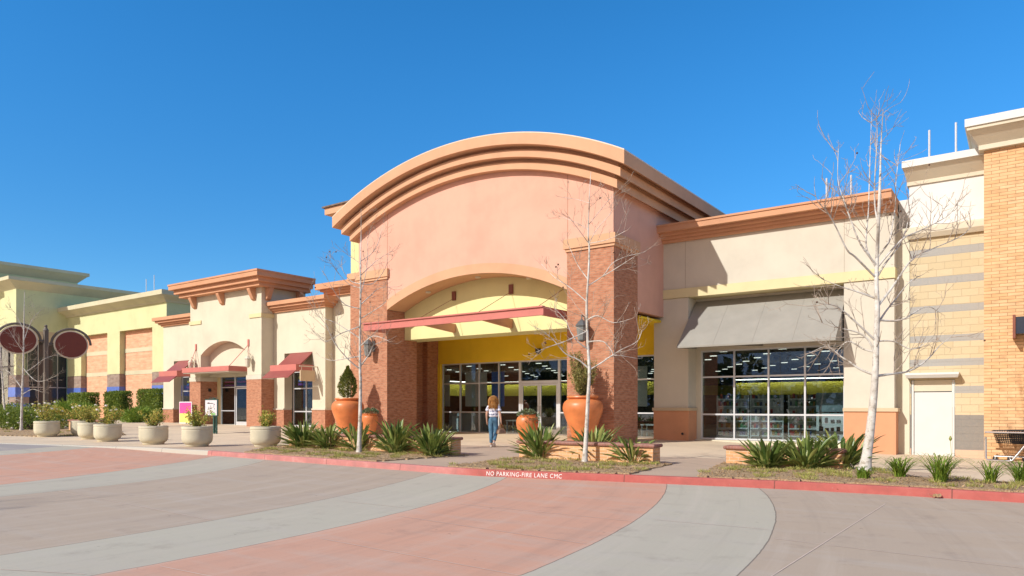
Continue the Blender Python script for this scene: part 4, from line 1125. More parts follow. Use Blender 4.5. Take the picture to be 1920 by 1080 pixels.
# ground cover and litter on the beds: uncountable
def in_poly(pts, x, y):
    c = False; j = len(pts)-1
    for i in range(len(pts)):
        (xi, yi), (xj, yj) = pts[i], pts[j]
        if (yi > y) != (yj > y) and x < (xj-xi)*(y-yi)/(yj-yi)+xi: c = not c
        j = i
    return c
r = random.Random(21); gm, lm = MB(), MB()
for b, ng in zip(BEDS, (60, 45, 70, 60)):
    xs = [p[0] for p in b]; ys = [p[1] for p in b]
    def rp():
        while True:
            x, y = r.uniform(min(xs), max(xs)), r.uniform(min(ys), max(ys))
            if in_poly(b, x, y): return x, y
    for _ in range(ng):
        x, y = rp(); s = r.uniform(.08, .22)
        for k in range(int(90*s/.15)):
            a = r.uniform(0, 6.28); q = r.random()**.6*s
            c = Vector((x+math.cos(a)*q, y+math.sin(a)*q, zs(x, y)+.02))
            gm.leaf(c, Vector((math.cos(a)*.5, math.sin(a)*.5, 1))+rv(r)*.4, .010, r.uniform(.05, .11), rv(r))
    for _ in range(2000 if xs[0] > -30 else 300):
        x, y = rp(); lm.leaf(Vector((x, y, zs(x, y)+.035)), Vector((r.uniform(-1, 1), r.uniform(-1, 1), r.uniform(-.05, .35))), r.uniform(.015, .035), r.uniform(.03, .07), Vector((0, 0, 1))+rv(r)*.4)
tag(gm.build('ground_cover', 'drygrass'), kind='stuff'); tag(lm.build('leaf_litter', 'litter'), kind='stuff')
lf = None
for i, ((px, py), lb) in enumerate([((1275, 894), 'brown fallen leaf on road below the lettered red kerb'), ((1130, 899.5), 'pale fallen leaves at the foot of the lettered kerb'), ((1575, 921), 'brown fallen leaf on road at the red kerb below right tree'), ((1757, 934), 'dark fallen leaf against the red kerb at far right')]):
    p = Gp(px, py, z=.01); m = MB()
    for k in range(4): m.leaf(Vector((r.uniform(-.08, .08), r.uniform(-.04, .04), .01)), Vector((r.uniform(-1, 1), r.uniform(-1, 1), .3)), .07, .12, Vector((0, 0, 1))+rv(r)*.5)
    o = m.build('fallen_leaf', 'litter'); o.location = p; tag(o, lb, 'leaf', 'fallen leaves along the kerb')

# ================================================================== hedges and bushes at far left
def hedge(label, x0, x1, y0, y1, z1, seed):
    r = random.Random(seed); t = thing('hedge', label, 'hedge', ((x0+x1)/2, (y0+y1)/2, .35), 'clipped hedges against the green store')
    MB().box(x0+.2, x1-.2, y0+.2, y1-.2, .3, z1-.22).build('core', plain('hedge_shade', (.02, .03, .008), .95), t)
    m = MB(); A = [(x1-x0)*(z1-.4), (x1-x0)*(y1-y0), (y1-y0)*(z1-.4)]; n = 5200
    for _ in range(n):
        q = r.random()*sum(A); lump = r.uniform(-.12, .1)
        if q < A[0]: c = Vector((r.uniform(x0, x1), y0-lump, r.uniform(.4, z1))); o = Vector((0, -1, .3))
        elif q < A[0]+A[1]: c = Vector((r.uniform(x0, x1), r.uniform(y0, y1), z1+lump)); o = Vector((0, 0, 1))
        else: c = Vector((x1+lump, r.uniform(y0, y1), r.uniform(.4, z1))); o = Vector((1, 0, .3))
        m.leaf(c, o*.6+rv(r), .10, .16, rv(r))
    m.build('foliage', 'hedge', t)
hedge('clipped hedge left of the first blue striped pilaster', -66.5, -62.9, 27.4, 28.3, 2.5, 1)
hedge('clipped hedge between the two blue striped pilasters', -59.9, -57.5, 27.4, 28.3, 2.55, 2)
hedge('clipped hedge nearest the small cream shop', -54.7, -51.5, 27.4, 28.3, 2.65, 3)
def bush(label, loc, rx, hz, seed, mat='rose', fl=0, n=2600, w=.07, L=.13, cat='shrub'):
    r = random.Random(seed); m = MB()
    lob = [(Vector((r.uniform(-.6, .6)*rx, r.uniform(-.5, .5)*rx, r.uniform(.25, .62)*hz)), r.uniform(.35, .62)) for _ in range(9)]
    def fn(r_):
        c, q = r_.choice(lob); d = rv(r_); p = c+Vector((d.x*q*rx, d.y*q*rx, d.z*q*hz*.62))*r_.uniform(.6, 1)**.4
        p.z = max(.03, p.z); return p, d
    crown(m, n, fn, w, L, .3, r)
    st = [([Vector((0, 0, 0)), Vector((c.x*.6, c.y*.6, c.z*.8))], [.03, .01]) for c, q in lob]
    t = plant('garden_bush', label, cat, loc, mat, m, st)
    if fl:
        for _ in range(fl):
            c, d = fn(r); MB().lathe([(.01, -.03), (.07, 0), (.07, .04), (.03, .06)], c+d*.08, 7).build('flower', 'petal', t)
    return t
def at(px, Y): d = ray(px); t = Y/d[1]; return Vector((t*d[0], Y, zs(t*d[0], Y)))
bush('white flowering bush behind the leftmost planter', at(60, 16.5), 1.5, 1.35, 31, 'hedge', 26)
bush('dark leafy bush below the left oval sign', at(38, 17.2), 1.3, 1.3, 32, 'hedge', 8)
bush('white flowering bush right of the oval sign post', at(102, 18.4), 1.2, 1.45, 38, 'rose', 20)
bush('long strappy green bush before the first clipped hedge', at(122, 25), 1.7, 1.35, 33, 'strap_leaf', 0, 2600, .06, .45)
bush('low bright green bush before the middle clipped hedge', at(150, 25.5), 1.2, 1.2, 34, 'strap_leaf', 0, 2200, .06, .35)
bush('low bright green bush before the clipped hedge near the shop', at(256, 25.2), 1.2, 1.0, 35, 'strap_leaf', 0, 1800, .06, .35)
bush('dark flowering bush at far left behind the thin bare trees', at(12, 20), 1.6, 1.5, 36, 'hedge', 6)

# ================================================================== bare sycamore trees
def tree(label, base_px, trunk, limbs, seed, r0, r1, twig_scale=1.0, nballs=10, auto=26, group=None):
    rr = random.Random(seed)
    b = Gp(*base_px); t0 = (H-b.z)*F/(base_px[1]-HOR)
    def W(px, py, dd=0.0):
        d = ray(px); t = t0+dd
        return Vector((t*d[0], t*d[1], H-(py-HOR)*t/F))
    th = thing('bare_sycamore', label, 'tree', tuple(b), group)
    tm, lm_, wm = MB(), MB(), MB(); balls = []
    tp = []
    for i, (px, py) in enumerate(trunk):
        w = W(px, py, rr.uniform(-.04, .04)*i); 
        if i == 0: w = Vector((b.x, b.y, b.z-.05))
        tp.append(w)
    n = len(tp)
    def crs(pts, k=4):
        out = []
        for i in range(len(pts)-1):
            p0, p1, p2, p3 = pts[max(0, i-1)], pts[i], pts[i+1], pts[min(len(pts)-1, i+2)]
            for s in range(k):
                t = s/k; out.append(.5*((2*p1)+(-p0+p2)*t+(2*p0-5*p1+4*p2-p3)*t*t+(-p0+3*p1-3*p2+p3)*t**3))
        out.append(pts[-1]); return out
    tps = crs(tp, 4); zt = tps[-1].z; z0 = tps[0].z
    def rad_at(z): q = max(0, min(1, (z-z0)/(zt-z0))); return lerp(r0, r1, q**.5)*(1-.5*max(0, (q-.75)/.25)) + (.35*r0*max(0, 1-q/.05)**2)
    tm.tube(tps, [rad_at(p.z) for p in tps], 12)
    scale = (zt-z0)/7.0
    def twig(p, d, L, r, depth):
        pts = [p]; nseg = 5; dd = d.normalized(); bend = rv(rr)*.25
        for s in range(nseg):
            dd = (dd+bend*.28+Vector((0, 0, .09))+rv(rr)*.13).normalized(); pts.append(pts[-1]+dd*L/nseg)
        wm.tube(pts, [lerp(r, max(.0028, r*.4), s/nseg) for s in range(nseg+1)], 5 if depth < 2 else 4, False)
        if depth < 2:
            for k in range(rr.randint(2, 3) if depth == 0 else rr.randint(0, 2)):
                s = rr.randint(1, nseg-1); q = pts[s].lerp(pts[s+1], rr.random()); t = (pts[s+1]-pts[s]).normalized()
                sd = t.cross(rv(rr)).normalized(); twig(q, t*.75+sd*rr.uniform(.5, 1.0), L*rr.uniform(.35, .6), max(.0032, r*.55), depth+1)
        if rr.random() < .07: balls.append(pts[-1]-Vector((0, 0, .02)))
    for limb in limbs:
        k = len(limb); az = rr.uniform(-1, 1); ln_px = sum(math.hypot(limb[i+1][0]-limb[i][0], limb[i+1][1]-limb[i][1]) for i in range(k-1))
        tot = ln_px*t0/F
        pts = [W(px, py, az*.5*tot*(i/(k-1))**1.1) for i, (px, py) in enumerate(limb)]
        # root the limb on the trunk axis
        near = min(tps, key=lambda q: abs(q.z-pts[0].z))
        pts[0] = Vector((near.x, near.y, pts[0].z)) if (Vector((near.x, near.y, 0))-Vector((pts[0].x, pts[0].y, 0))).length < .35 else pts[0]
        pts = crs(pts, 4); nn = len(pts)
        rb = min(rad_at(pts[0].z)*.6, .007+.0145*tot)
        lm_.tube(pts, [lerp(rb, .0045, (i/(nn-1))**.8) for i in range(nn)], 7)
        for _ in range(int((4+5*tot)*twig_scale)):
            i = rr.randint(max(1, nn//5), nn-2); q = pts[i].lerp(pts[i+1], rr.random()); t = (pts[i+1]-pts[i]).normalized()
            sd = t.cross(rv(rr)).normalized()
            twig(q, t*.7+sd*rr.uniform(.55, 1.1)+Vector((0, 0, .15)), rr.uniform(.25, .7)*min(1.2, .5+tot*.4)*scale, max(.0042, rb*.34), 0)
        twig(pts[-1], (pts[-1]-pts[-2]), .18*scale, .0045, 1)
    for _ in range(auto):
        q = rr.uniform(.3, .97); i = min(len(tps)-2, int(q*(len(tps)-1))); p = tps[i].lerp(tps[i+1], rr.random())
        a = rr.uniform(0, 6.28); L = (1.5*(1-q)+.35)*rr.uniform(.6, 1.1)*scale
        twig(p, Vector((math.cos(a), math.sin(a), rr.uniform(.25, .8))), L, max(.005, .011*(1.2-q)*scale), 0)
    tr = tm.build('trunk', 'bark', th, smooth=True)
    lm_.build('limbs', 'bark', th, smooth=True)
    wm.build('twigs', 'twig', th, smooth=True)
    rr.shuffle(balls)
    ball = None
    for p in balls[:nballs]:
        if ball is None:
            ball = MB().lathe([(.003, -.022), (.015, -.016), (.022, 0), (.015, .016), (.003, .022)], n=8).build('seed_ball', 'seed', None, smooth=True)
            o = ball
        else: o = ball.copy(); COL.objects.link(o)
        o.parent = th; o.location = p-ROOTLOC[th.name]
    return th
TG = 'bare pale-barked trees in front of the shops'
tree('tallest bare pale tree with thick leaning trunk, before the right wing pilaster', (1620, 884),
     [(1620, 884), (1630, 820), (1638, 745), (1641, 700), (1643, 640), (1645, 580), (1643, 530), (1645, 470), (1647, 420), (1650, 340), (1652, 270), (1656, 205)],
     [[(1640, 704), (1612, 692), (1592, 678), (1576, 668), (1560, 655), (1546, 650), (1518, 662)], [(1643, 706), (1665, 702), (1700, 697), (1725, 685), (1745, 668), (1762, 648), (1783, 632)],
      [(1642, 668), (1630, 640), (1612, 625), (1588, 618), (1560, 612), (1530, 600)], [(1643, 610), (1660, 585), (1680, 560), (1704, 530), (1730, 515)],
      [(1642, 500), (1626, 470), (1624, 443), (1628, 400), (1630, 340), (1632, 275), (1634, 220)], [(1643, 495), (1614, 458), (1595, 412), (1580, 369), (1571, 335), (1572, 278)],
      [(1642, 520), (1604, 482), (1588, 468), (1563, 417), (1549, 395), (1532, 376), (1527, 350)], [(1645, 480), (1667, 453), (1672, 429), (1679, 383), (1680, 340), (1688, 270)],
      [(1644, 520), (1660, 494), (1686, 460), (1697, 436), (1704, 400), (1700, 350)], [(1645, 575), (1672, 540), (1710, 486), (1745, 468), (1800, 444), (1822, 423)], [(1645, 500), (1690, 450), (1724, 433), (1752, 419), (1780, 402), (1798, 377)],
      [(1644, 560), (1610, 548), (1570, 535), (1535, 520)], [(1643, 640), (1600, 600), (1570, 575), (1545, 570)], [(1646, 430), (1640, 380), (1641, 320), (1645, 255), (1643, 212)],
      [(1643, 640), (1675, 640), (1710, 655), (1740, 640)], [(1644, 600), (1690, 600), (1735, 575), (1760, 585)], [(1643, 660), (1620, 655), (1590, 640), (1566, 660), (1552, 645)]],
     1, .128, .014, .62, 7, 10, TG)
tree('slim bare pale tree standing in front of the big right urn', (1096, 868),
     [(1096, 868), (1100, 800), (1103, 740), (1105, 700), (1103, 660), (1101, 620), (1100, 570), (1103, 520), (1105, 470), (1103, 440), (1104, 400), (1105, 370), (1108, 322)],
     [[(1105, 694), (1125, 682), (1150, 665), (1166, 655), (1195, 640), (1204, 618)], [(1135, 674), (1152, 666), (1172, 668), (1193, 672)], [(1104, 692), (1085, 675), (1060, 663), (1040, 640), (1020, 622), (1000, 612)],
      [(1101, 655), (1083, 640), (1070, 622), (1060, 600), (1040, 578)], [(1102, 600), (1120, 592), (1150, 605), (1182, 598)], [(1102, 640), (1130, 640), (1145, 655), (1150, 668)],
      [(1103, 537), (1131, 517), (1147, 495), (1171, 482), (1207, 473)], [(1131, 518), (1160, 500), (1191, 480)], [(1102, 526), (1084, 498), (1067, 462)], [(1103, 455), (1080, 424), (1064, 403)],
      [(1104, 455), (1140, 449), (1173, 433)], [(1104, 455), (1120, 429), (1142, 404), (1149, 391)], [(1103, 429), (1082, 418), (1050, 405)], [(1103, 386), (1082, 374), (1054, 370)],
      [(1100, 565), (1070, 540), (1040, 520), (1015, 495)], [(1101, 620), (1060, 640), (1030, 650), (1005, 660)], [(1103, 420), (1125, 395), (1150, 365)]],
     2, .070, .012, .6, 10, 8, TG)
tree('slim bare pale tree standing in front of the left brick pier', (673, 850),
     [(673, 850), (675, 790), (676, 720), (675, 690), (675, 620), (676, 560), (676, 500), (677, 440), (677, 392)],
     [[(676, 535), (658, 527), (644, 509), (640, 491)], [(675, 542), (655, 533), (635, 513), (618, 489)], [(676, 497), (655, 480), (635, 464)], [(676, 535), (700, 531), (722, 504), (729, 475)],
      [(676, 573), (694, 555), (713, 540), (744, 538)], [(676, 492), (704, 467), (718, 422)], [(690, 556), (688, 500), (689, 447)], [(675, 580), (647, 571), (626, 545), (611, 518)],
      [(675, 634), (650, 618), (627, 604), (598, 595)], [(675, 692), (654, 675), (627, 643), (611, 608), (588, 585)], [(675, 688), (693, 663), (701, 647), (732, 636)], [(675, 668), (650, 672), (622, 676), (600, 668)],
      [(676, 598), (708, 578), (724, 566)], [(675, 650), (700, 630), (730, 640)], [(676, 520), (705, 490), (735, 470)], [(675, 612), (640, 625), (610, 640), (588, 622)]],
     3, .080, .012, .55, 8, 8, TG)
tree('thin bare tree with whitish trunk below the left oval sign', (40, 808), [(40, 808), (41, 760), (43, 700), (44, 660), (45, 600), (46, 545)],
     [[(43, 700), (60, 690), (85, 672), (110, 665)], [(42, 730), (20, 700), (0, 690)], [(44, 660), (30, 640), (15, 615)], [(43, 690), (70, 715), (105, 705)], [(44, 640), (60, 600), (78, 580)], [(44, 620), (30, 590), (18, 575)], [(42, 740), (60, 730), (78, 735)]], 4, .085, .02, .8, 8, 22, TG)
tree('thin leaning bare tree at the left edge of the plaza', (11, 800), [(11, 800), (8, 760), (5, 720), (2, 680), (0, 640), (-4, 580)],
     [[(6, 740), (20, 720), (40, 712)], [(4, 710), (25, 690), (40, 660)], [(4, 700), (-15, 680), (-30, 670)], [(2, 680), (20, 650), (30, 640)], [(8, 755), (25, 748), (38, 752)]], 5, .09, .02, .9, 8, 22, TG)

off = [o for o in bpy.data.objects if o.name == 'bare_sycamore.002'][0]
dup(off, (-15.6, -4.2, 0), R(140), 'bare pale tree outside the picture, known by its thin shadow across the road')
# ================================================================== twin oval sign
P0 = at(86, 17.0)
t = thing('oval_sign', 'brown steel post carrying two blank maroon ovals under curved arms', 'sign', tuple(P0))
zt = 5.95
dr_ = Vector((P0.x, P0.y, 0)).normalized(); uu = Vector((-dr_.y, dr_.x, 0)); uu = uu if uu.y > 0 else -uu   # uu points right in view
m = MB().box(P0.x-.10, P0.x+.10, P0.y-.10, P0.y+.10, P0.z-.1, zt-.25); m.lathe([(.15, -.25), (.09, -.12), (.06, -.05), (.09, 0), (.05, .06)], (P0.x, P0.y, zt), 12)
m.build('post', 'post', t)
for sgn, zc, rw, rh in ((-1, 5.13, .90, .79), (1, 4.97, .84, .79)):
    C = P0+uu*sgn*1.22*(1.03 if sgn < 0 else .98); C.z = zc
    nrm = -dr_
    def ell(a, rx, rz, off): return C+uu*math.cos(a)*rx+Vector((0, 0, math.sin(a)*rz))+nrm*off
    m = MB(); n = 48
    for off in (.10, -.10): m.poly([ell(2*math.pi*k/n, rw, rh, off) for k in range(n)])
    for k in range(n): m.f.append((k, (k+1) % n, n+(k+1) % n, n+k))
    d = m.build('sign_disc', 'ivory', t, smooth=True)
    m = MB()
    for off in (.115, .101): m.poly([ell(2*math.pi*k/n, rw*.91, rh*.91, off) for k in range(n)])
    for k in range(n): m.f.append((k, (k+1) % n, n+(k+1) % n, n+k))
    m.build('oval_face', 'maroon', d)
    a0, a1 = (0, math.pi*1.02) if sgn < 0 else (-.0, math.pi)
    pts = [ell(lerp(a0, a1, k/24), rw*1.12, rh*1.12, -.02) for k in range(25)]
    m = MB().tube(pts, .07, 8); 
    inner = pts[0] if sgn < 0 else pts[-1]
    m.tube([inner, Vector((P0.x, P0.y, inner.z))], .07, 8).tube([ell(0 if sgn < 0 else math.pi, rw, rh, 0), Vector((P0.x, P0.y, zc-.15))], .035, 6)
    m.build('arm', 'post', t, smooth=True)

# ================================================================== map sign, poster board
p = Gp(402, 813)
t = thing('map_sign', 'framed white map board on a dark green iron post with scrolls', 'sign', tuple(p))
m = MB().box(p.x-.05, p.x+.05, p.y-.05, p.y+.05, p.z, p.z+1.7).box(p.x+.16, p.x+.22, p.y-.03, p.y+.03, p.z, p.z+.85)
for sx in (-1, 1):
    for zc in (.1, .28): m.tube([(p.x+sx*(.16+.10*math.cos(a)*1), p.y, p.z+zc+.09*math.sin(a)) for a in [k*.5 for k in range(12)]], .014, 6)
m.tube([(p.x-.45+.09*k, p.y, p.z+1.68+.05*abs(math.sin(k*1.1))) for k in range(9)], .015, 6)
m.build('post', 'greenpost', t)
fr = MB().box(p.x-.66, p.x+.42, p.y-.09, p.y-.05, p.z+.84, p.z+1.66).build('frame', 'greenpost', t)
MB().box(p.x-.61, p.x+.37, p.y-.105, p.y-.091, p.z+.89, p.z+1.61).build('map_face', 'map', fr)
m = MB()
for (a, b_, c, d) in ((-.42, .05, 1.44, 1.47), (-.40, -.25, 1.47, 1.50), (.12, .14, 1.25, 1.48), (.15, .20, 1.17, 1.22), (-.22, -.06, 1.19, 1.22), (-.32, -.26, 1.22, 1.26), (-.15, -.13, 1.22, 1.36), (.17, .21, 1.38, 1.42)):
    m.box(p.x+a, p.x+b_, p.y-.111, p.y-.106, p.z+c, p.z+d)
m.build('map_drawing', 'black', fr); MB().box(p.x-.12, p.x+.26, p.y-.11, p.y-.1055, p.z+.90, p.z+.99).build('map_legend', 'mapgreen', fr)
t = thing('poster_board', 'white framed poster, magenta above and yellow below, by the shop window', 'sign', (-43.9, 25.0, .36))
MB().box(-44.6, -43.15, 25.0, 25.05, .40, 1.80).build('board', 'whiteboard', t)
MB().box(-44.54, -43.21, 24.985, 24.999, 1.05, 1.75).build('magenta_panel', 'poster_pink', t); MB().box(-44.54, -43.21, 24.985, 24.999, .46, 1.05).build('yellow_panel', 'poster_yellow', t)
m = MB().tube([(-44.4, 25.05, 1.4), (-44.4, 25.28, .36)], .02, 6).tube([(-43.4, 25.05, 1.4), (-43.4, 25.28, .36)], .02, 6); m.build('strut', 'frame2', t)

# ================================================================== shopping carts and rail at right
def cart(label, loc, rz):
    t = local('shopping_cart', label, 'shopping cart', 'shopping carts by the brick wall')
    # basket: wire mesh, x = length, y = width
    m = MB()
    def lat(a, b, c, d, n1, n2):
        a, b, c, d = map(Vector, (a, b, c, d))
        for i in range(n1+1): u = i/n1; m.tube([a.lerp(b, u), d.lerp(c, u)], .0065, 4, False)
        for j in range(n2+1): v = j/n2; m.tube([a.lerp(d, v), b.lerp(c, v)], .0065, 4, False)
    bx0, bx1, tx0, tx1 = -.36, .40, -.46, .48
    for s in (-1, 1): lat((bx0, s*.20, .55), (bx1, s*.22, .52), (tx1, s*.27, .93), (tx0, s*.23, .90), 16, 7)
    lat((bx0, -.20, .55), (bx0, .20, .55), (tx0, .23, .90), (tx0, -.23, .90), 8, 7); lat((bx1, -.22, .52), (bx1, .22, .52), (tx1, .27, .93), (tx1, -.27, .93), 8, 7)
    lat((bx0, -.20, .55), (bx1, -.22, .52), (bx1, .22, .52), (bx0, .20, .55), 14, 8)
    m.build('basket', 'black', t)
    m = MB().tube([(tx0, -.24, .905), (tx1, -.28, .935), (tx1, .28, .935), (tx0, .24, .905), (tx0, -.24, .905)], .012, 6); m.build('basket_rim', 'black', t)
    m = MB().tube([(tx1+.02, -.27, .95), (tx1+.14, -.27, 1.0), (tx1+.14, .27, 1.0), (tx1+.02, .27, .95)], .018, 8); m.build('handle', 'black', t)
    m = MB()
    for s in (-1, 1): m.tube([(.44, s*.25, .9), (.40, s*.25, .42), (.46, s*.25, .16), (.3, s*.24, .14), (-.42, s*.18, .15)], .014, 8)
    m.tube([(-.42, -.18, .15), (-.42, .18, .15)], .014, 8); m.build('chassis', 'chrome', t, smooth=True)
    for x, s in ((.42, -1), (.42, 1), (-.40, -1), (-.40, 1)):
        y = s*(.25 if x > 0 else .18); w = MB().tube([(x, y-.016, .065), (x, y+.016, .065)], .065, 16).build('wheel', 'black', t, smooth=True)
        MB().box(x-.02, x+.02, y-.022, y+.022, .06, .15).build('caster', 'chrome', w)
    t.location = loc; t.rotation_euler = (0, 0, rz); return t
zc = -.12
cart('black wire shopping cart behind the chrome rail, front one of the row', (-.30, 25.62, zc), R(2))
cart('black wire shopping cart nested second in the row', (.06, 25.63, zc), R(2))
cart('black wire shopping cart cut by the right photo edge', (.42, 25.64, zc), R(2))
q = Vector((-.92, 25.22, zc)); z = zc
t = thing('cart_rail', 'bent chrome tube guard rail in front of the shopping carts', 'rail', (q.x, q.y, z))
b = [(0, 0, .72), (0, 0, .10), (.05, 0, .04), (.55, 0, .03), (.65, 0, .06), (.98, 0, .55), (1.12, 0, .63), (2.4, 0, .63)]
MB().tube([(q.x+x, q.y+y, z+zz) for x, y, zz in b], .032, 10).build('lower_tube', 'chrome', t, smooth=True)
MB().tube([(q.x-.02, q.y+.05, z+.86), (q.x+2.4, q.y+.05, z+.86)], .028, 10).build('top_tube', 'chrome', t, smooth=True)
MB().tube([(q.x+1.7, q.y+.05, z+.86), (q.x+1.7, q.y+.02, z)], .028, 10).build('leg', 'chrome', t, smooth=True)

# ================================================================== the woman walking to the doors
def skin_mesh(nodes, edges, root, sub=2):
    me = bpy.data.meshes.new('skinbase'); bm = bmesh.new(); lay = bm.verts.layers.skin.verify(); V = {}
    for k, (co, r) in nodes.items():
        v = bm.verts.new(co); rr_ = r if isinstance(r, tuple) else (r, r); v[lay].radius = rr_; v[lay].use_root = (k == root); V[k] = v
    for a, b_ in edges: bm.edges.new((V[a], V[b_]))
    bm.to_mesh(me); bm.free()
    ob = bpy.data.objects.new('skinbase', me); COL.objects.link(ob)
    s = ob.modifiers.new('s', 'SKIN'); s.use_smooth_shade = True; s.branch_smoothing = .6
    u = ob.modifiers.new('u', 'SUBSURF'); u.levels = sub; u.render_levels = sub
    dg = bpy.context.evaluated_depsgraph_get(); out = bpy.data.meshes.new_from_object(ob.evaluated_get(dg))
    bpy.data.objects.remove(ob)
    for p in out.polygons: p.use_smooth = True
    return out
def add_mesh(name, me, mat, par):
    me.materials.clear(); me.materials.append(M[mat]); o = bpy.data.objects.new(name, me); COL.objects.link(o); o.parent = par; return o
# local frame: +y = walking direction (towards the doors), x = right, z up, feet at 0
pw = Gp(925, 838)
person = local('person', 'woman with long curly auburn hair in striped top and jeans walking to the doors', 'person')
def P3(x, y, z): return (x, y, z)
body = {'pel': ((0, 0, .93), (.155, .115)), 'waist': ((0, .01, 1.06), (.130, .095)), 'chest': ((0, .015, 1.24), (.145, .105)), 'neckb': ((0, .01, 1.38), (.075, .065)), 'neck': ((0, .02, 1.45), .052), 'head': ((0, .035, 1.54), (.078, .088)), 'head2': ((0, .035, 1.62), (.07, .08)),
        'ls': ((-.155, .01, 1.345), .058), 'le': ((-.225, -.01, 1.08), .040), 'lw': ((-.235, .06, .86), .026), 'lp': ((-.232, .085, .80), (.036, .018)),
        'rs': ((.155, .01, 1.345), .058), 're': ((.235, -.03, 1.08), .040), 'rw': ((.262, .0, .85), .026), 'rp': ((.265, .01, .79), (.036, .018)),
        'lh': ((-.088, .0, .86), .098), 'lk': ((-.085, .06, .49), .062), 'la': ((-.075, .02, .10), .038), 'lt': ((-.08, .15, .035), .030),
        'rh': ((.088, .0, .86), .098), 'rk': ((.075, .04, .49), .062), 'ra': ((.065, -.20, .17), .038), 'rt': ((.07, -.10, .06), .030)}
edges = [('pel', 'waist'), ('waist', 'chest'), ('chest', 'neckb'), ('neckb', 'neck'), ('neck', 'head'), ('head', 'head2'), ('chest', 'ls'), ('ls', 'le'), ('le', 'lw'), ('lw', 'lp'), ('chest', 'rs'), ('rs', 're'), ('re', 'rw'), ('rw', 'rp'),
         ('pel', 'lh'), ('lh', 'lk'), ('lk', 'la'), ('la', 'lt'), ('pel', 'rh'), ('rh', 'rk'), ('rk', 'ra'), ('ra', 'rt')]
for s, pk, (cx, cy, cz), curl in ((-1, 'lp', body['lp'][0], .35), (1, 'rp', body['rp'][0], 1.1)):
    for fi, (dy, L) in enumerate(((.024, .070), (.008, .078), (-.008, .072), (-.022, .056))):
        a = (cx, cy+dy, cz-.03); b_ = (cx-s*.012*curl, cy+dy, cz-.03-L*.5); c = (cx-s*.034*curl, cy+dy, cz-.03-L*(.95-.35*curl))
        for nm, co, r_ in (('a', a, .0095), ('b', b_, .009), ('c', c, .0075)): body[f'{pk}{fi}{nm}'] = (co, r_)
        edges += [(pk, f'{pk}{fi}a'), (f'{pk}{fi}a', f'{pk}{fi}b'), (f'{pk}{fi}b', f'{pk}{fi}c')]
    body[pk+'ta'] = ((cx-s*.01, cy+.036, cz+.005), .010); body[pk+'tb'] = ((cx-s*.022, cy+.05, cz-.035), .008); edges += [(pk, pk+'ta'), (pk+'ta', pk+'tb')]
add_mesh('body', skin_mesh(body, edges, 'pel', 2), 'skin', person)
jeans = {'pel': ((0, -.012, .95), (.172, .138)), 'w': ((0, .0, 1.04), (.152, .115)), 'lh': ((-.088, -.005, .84), (.108, .115)), 'lk': ((-.085, .06, .49), .078), 'lc': ((-.082, .035, .30), .068), 'la': ((-.075, .02, .115), .060), 'rh': ((.088, -.005, .84), (.108, .115)), 'rk': ((.075, .04, .49), .078), 'rc': ((.072, -.07, .33), .066), 'ra': ((.066, -.18, .19), .058)}
add_mesh('jeans', skin_mesh(jeans, [('w', 'pel'), ('pel', 'lh'), ('lh', 'lk'), ('lk', 'lc'), ('lc', 'la'), ('pel', 'rh'), ('rh', 'rk'), ('rk', 'rc'), ('rc', 'ra')], 'pel', 2), 'denim', person)
shirt = {'h': ((0, -.005, .945), (.20, .155)), 'w': ((0, .005, 1.08), (.178, .13)), 'c': ((0, .015, 1.25), (.172, .125)), 'n': ((0, .01, 1.385), (.10, .08)), 'ls': ((-.165, .01, 1.345), .075), 'le': ((-.218, -.0, 1.16), (.078, .07)), 'rs': ((.165, .01, 1.345), .075), 're': ((.225, -.015, 1.16), (.078, .07))}
add_mesh('shirt', skin_mesh(shirt, [('h', 'w'), ('w', 'c'), ('c', 'n'), ('c', 'ls'), ('ls', 'le'), ('c', 'rs'), ('rs', 're')], 'c', 2), 'shirt', person)
for s, ax, ay, az, pitch in ((-1, -.077, .085, .035, 0), (1, .068, -.15, .085, -.6)):
    m = MB(); prof = [(-.13, .030), (-.10, .042), (0, .046), (.08, .042), (.125, .026)]
    for i in range(len(prof)-1):
        pass
    pts = [Vector((ax, ay+yy*math.cos(pitch), az+yy*math.sin(pitch))) for yy, _ in prof]
    m.tube(pts, [w for _, w in prof], 10); m.build('shoe', 'shoe', person, smooth=True)
# hair: curly mass to the shoulder blades
m = MB(); rr = random.Random(9)
for k in range(300):
    a = rr.uniform(0, 6.283); back = math.sin(a) < .35
    st_ = Vector((math.cos(a)*.075, .03+math.sin(a)*.085, 1.60+rr.uniform(-.02, .07)))
    if not back and rr.random() < .7: continue
    L = rr.uniform(.24, .42); pts = []; ph = rr.uniform(0, 6.28); cr = rr.uniform(.014, .03)
    outv = Vector((math.cos(a), math.sin(a)-.35, 0))
    for i in range(15):
        t_ = i/14; sp = .075*math.sin(min(1, t_*1.25)*math.pi*.62)
        q = st_+outv*sp+Vector((0, 0, -L*t_+.03*math.sin(t_*math.pi)))
        q += Vector((math.cos(ph+t_*18), math.sin(ph+t_*18), 0))*cr
        pts.append(q)
    m.tube(pts, [.009]*12+[.008, .006, .003], 5)
m.lathe([(.02, -.09), (.075, -.05), (.092, .02), (.075, .075), (.02, .10)], (0, .03, 1.60), 16)
m.build('hair', 'hair', person, smooth=True)
person.location = (pw.x, pw.y, zs(pw.x, pw.y)); ang = math.atan2(-(pw.x*.75), pw.y)  # roughly away from the camera
person.rotation_euler = (0, 0, R(24)); person.scale = (1.0, 1.0, 1.0)
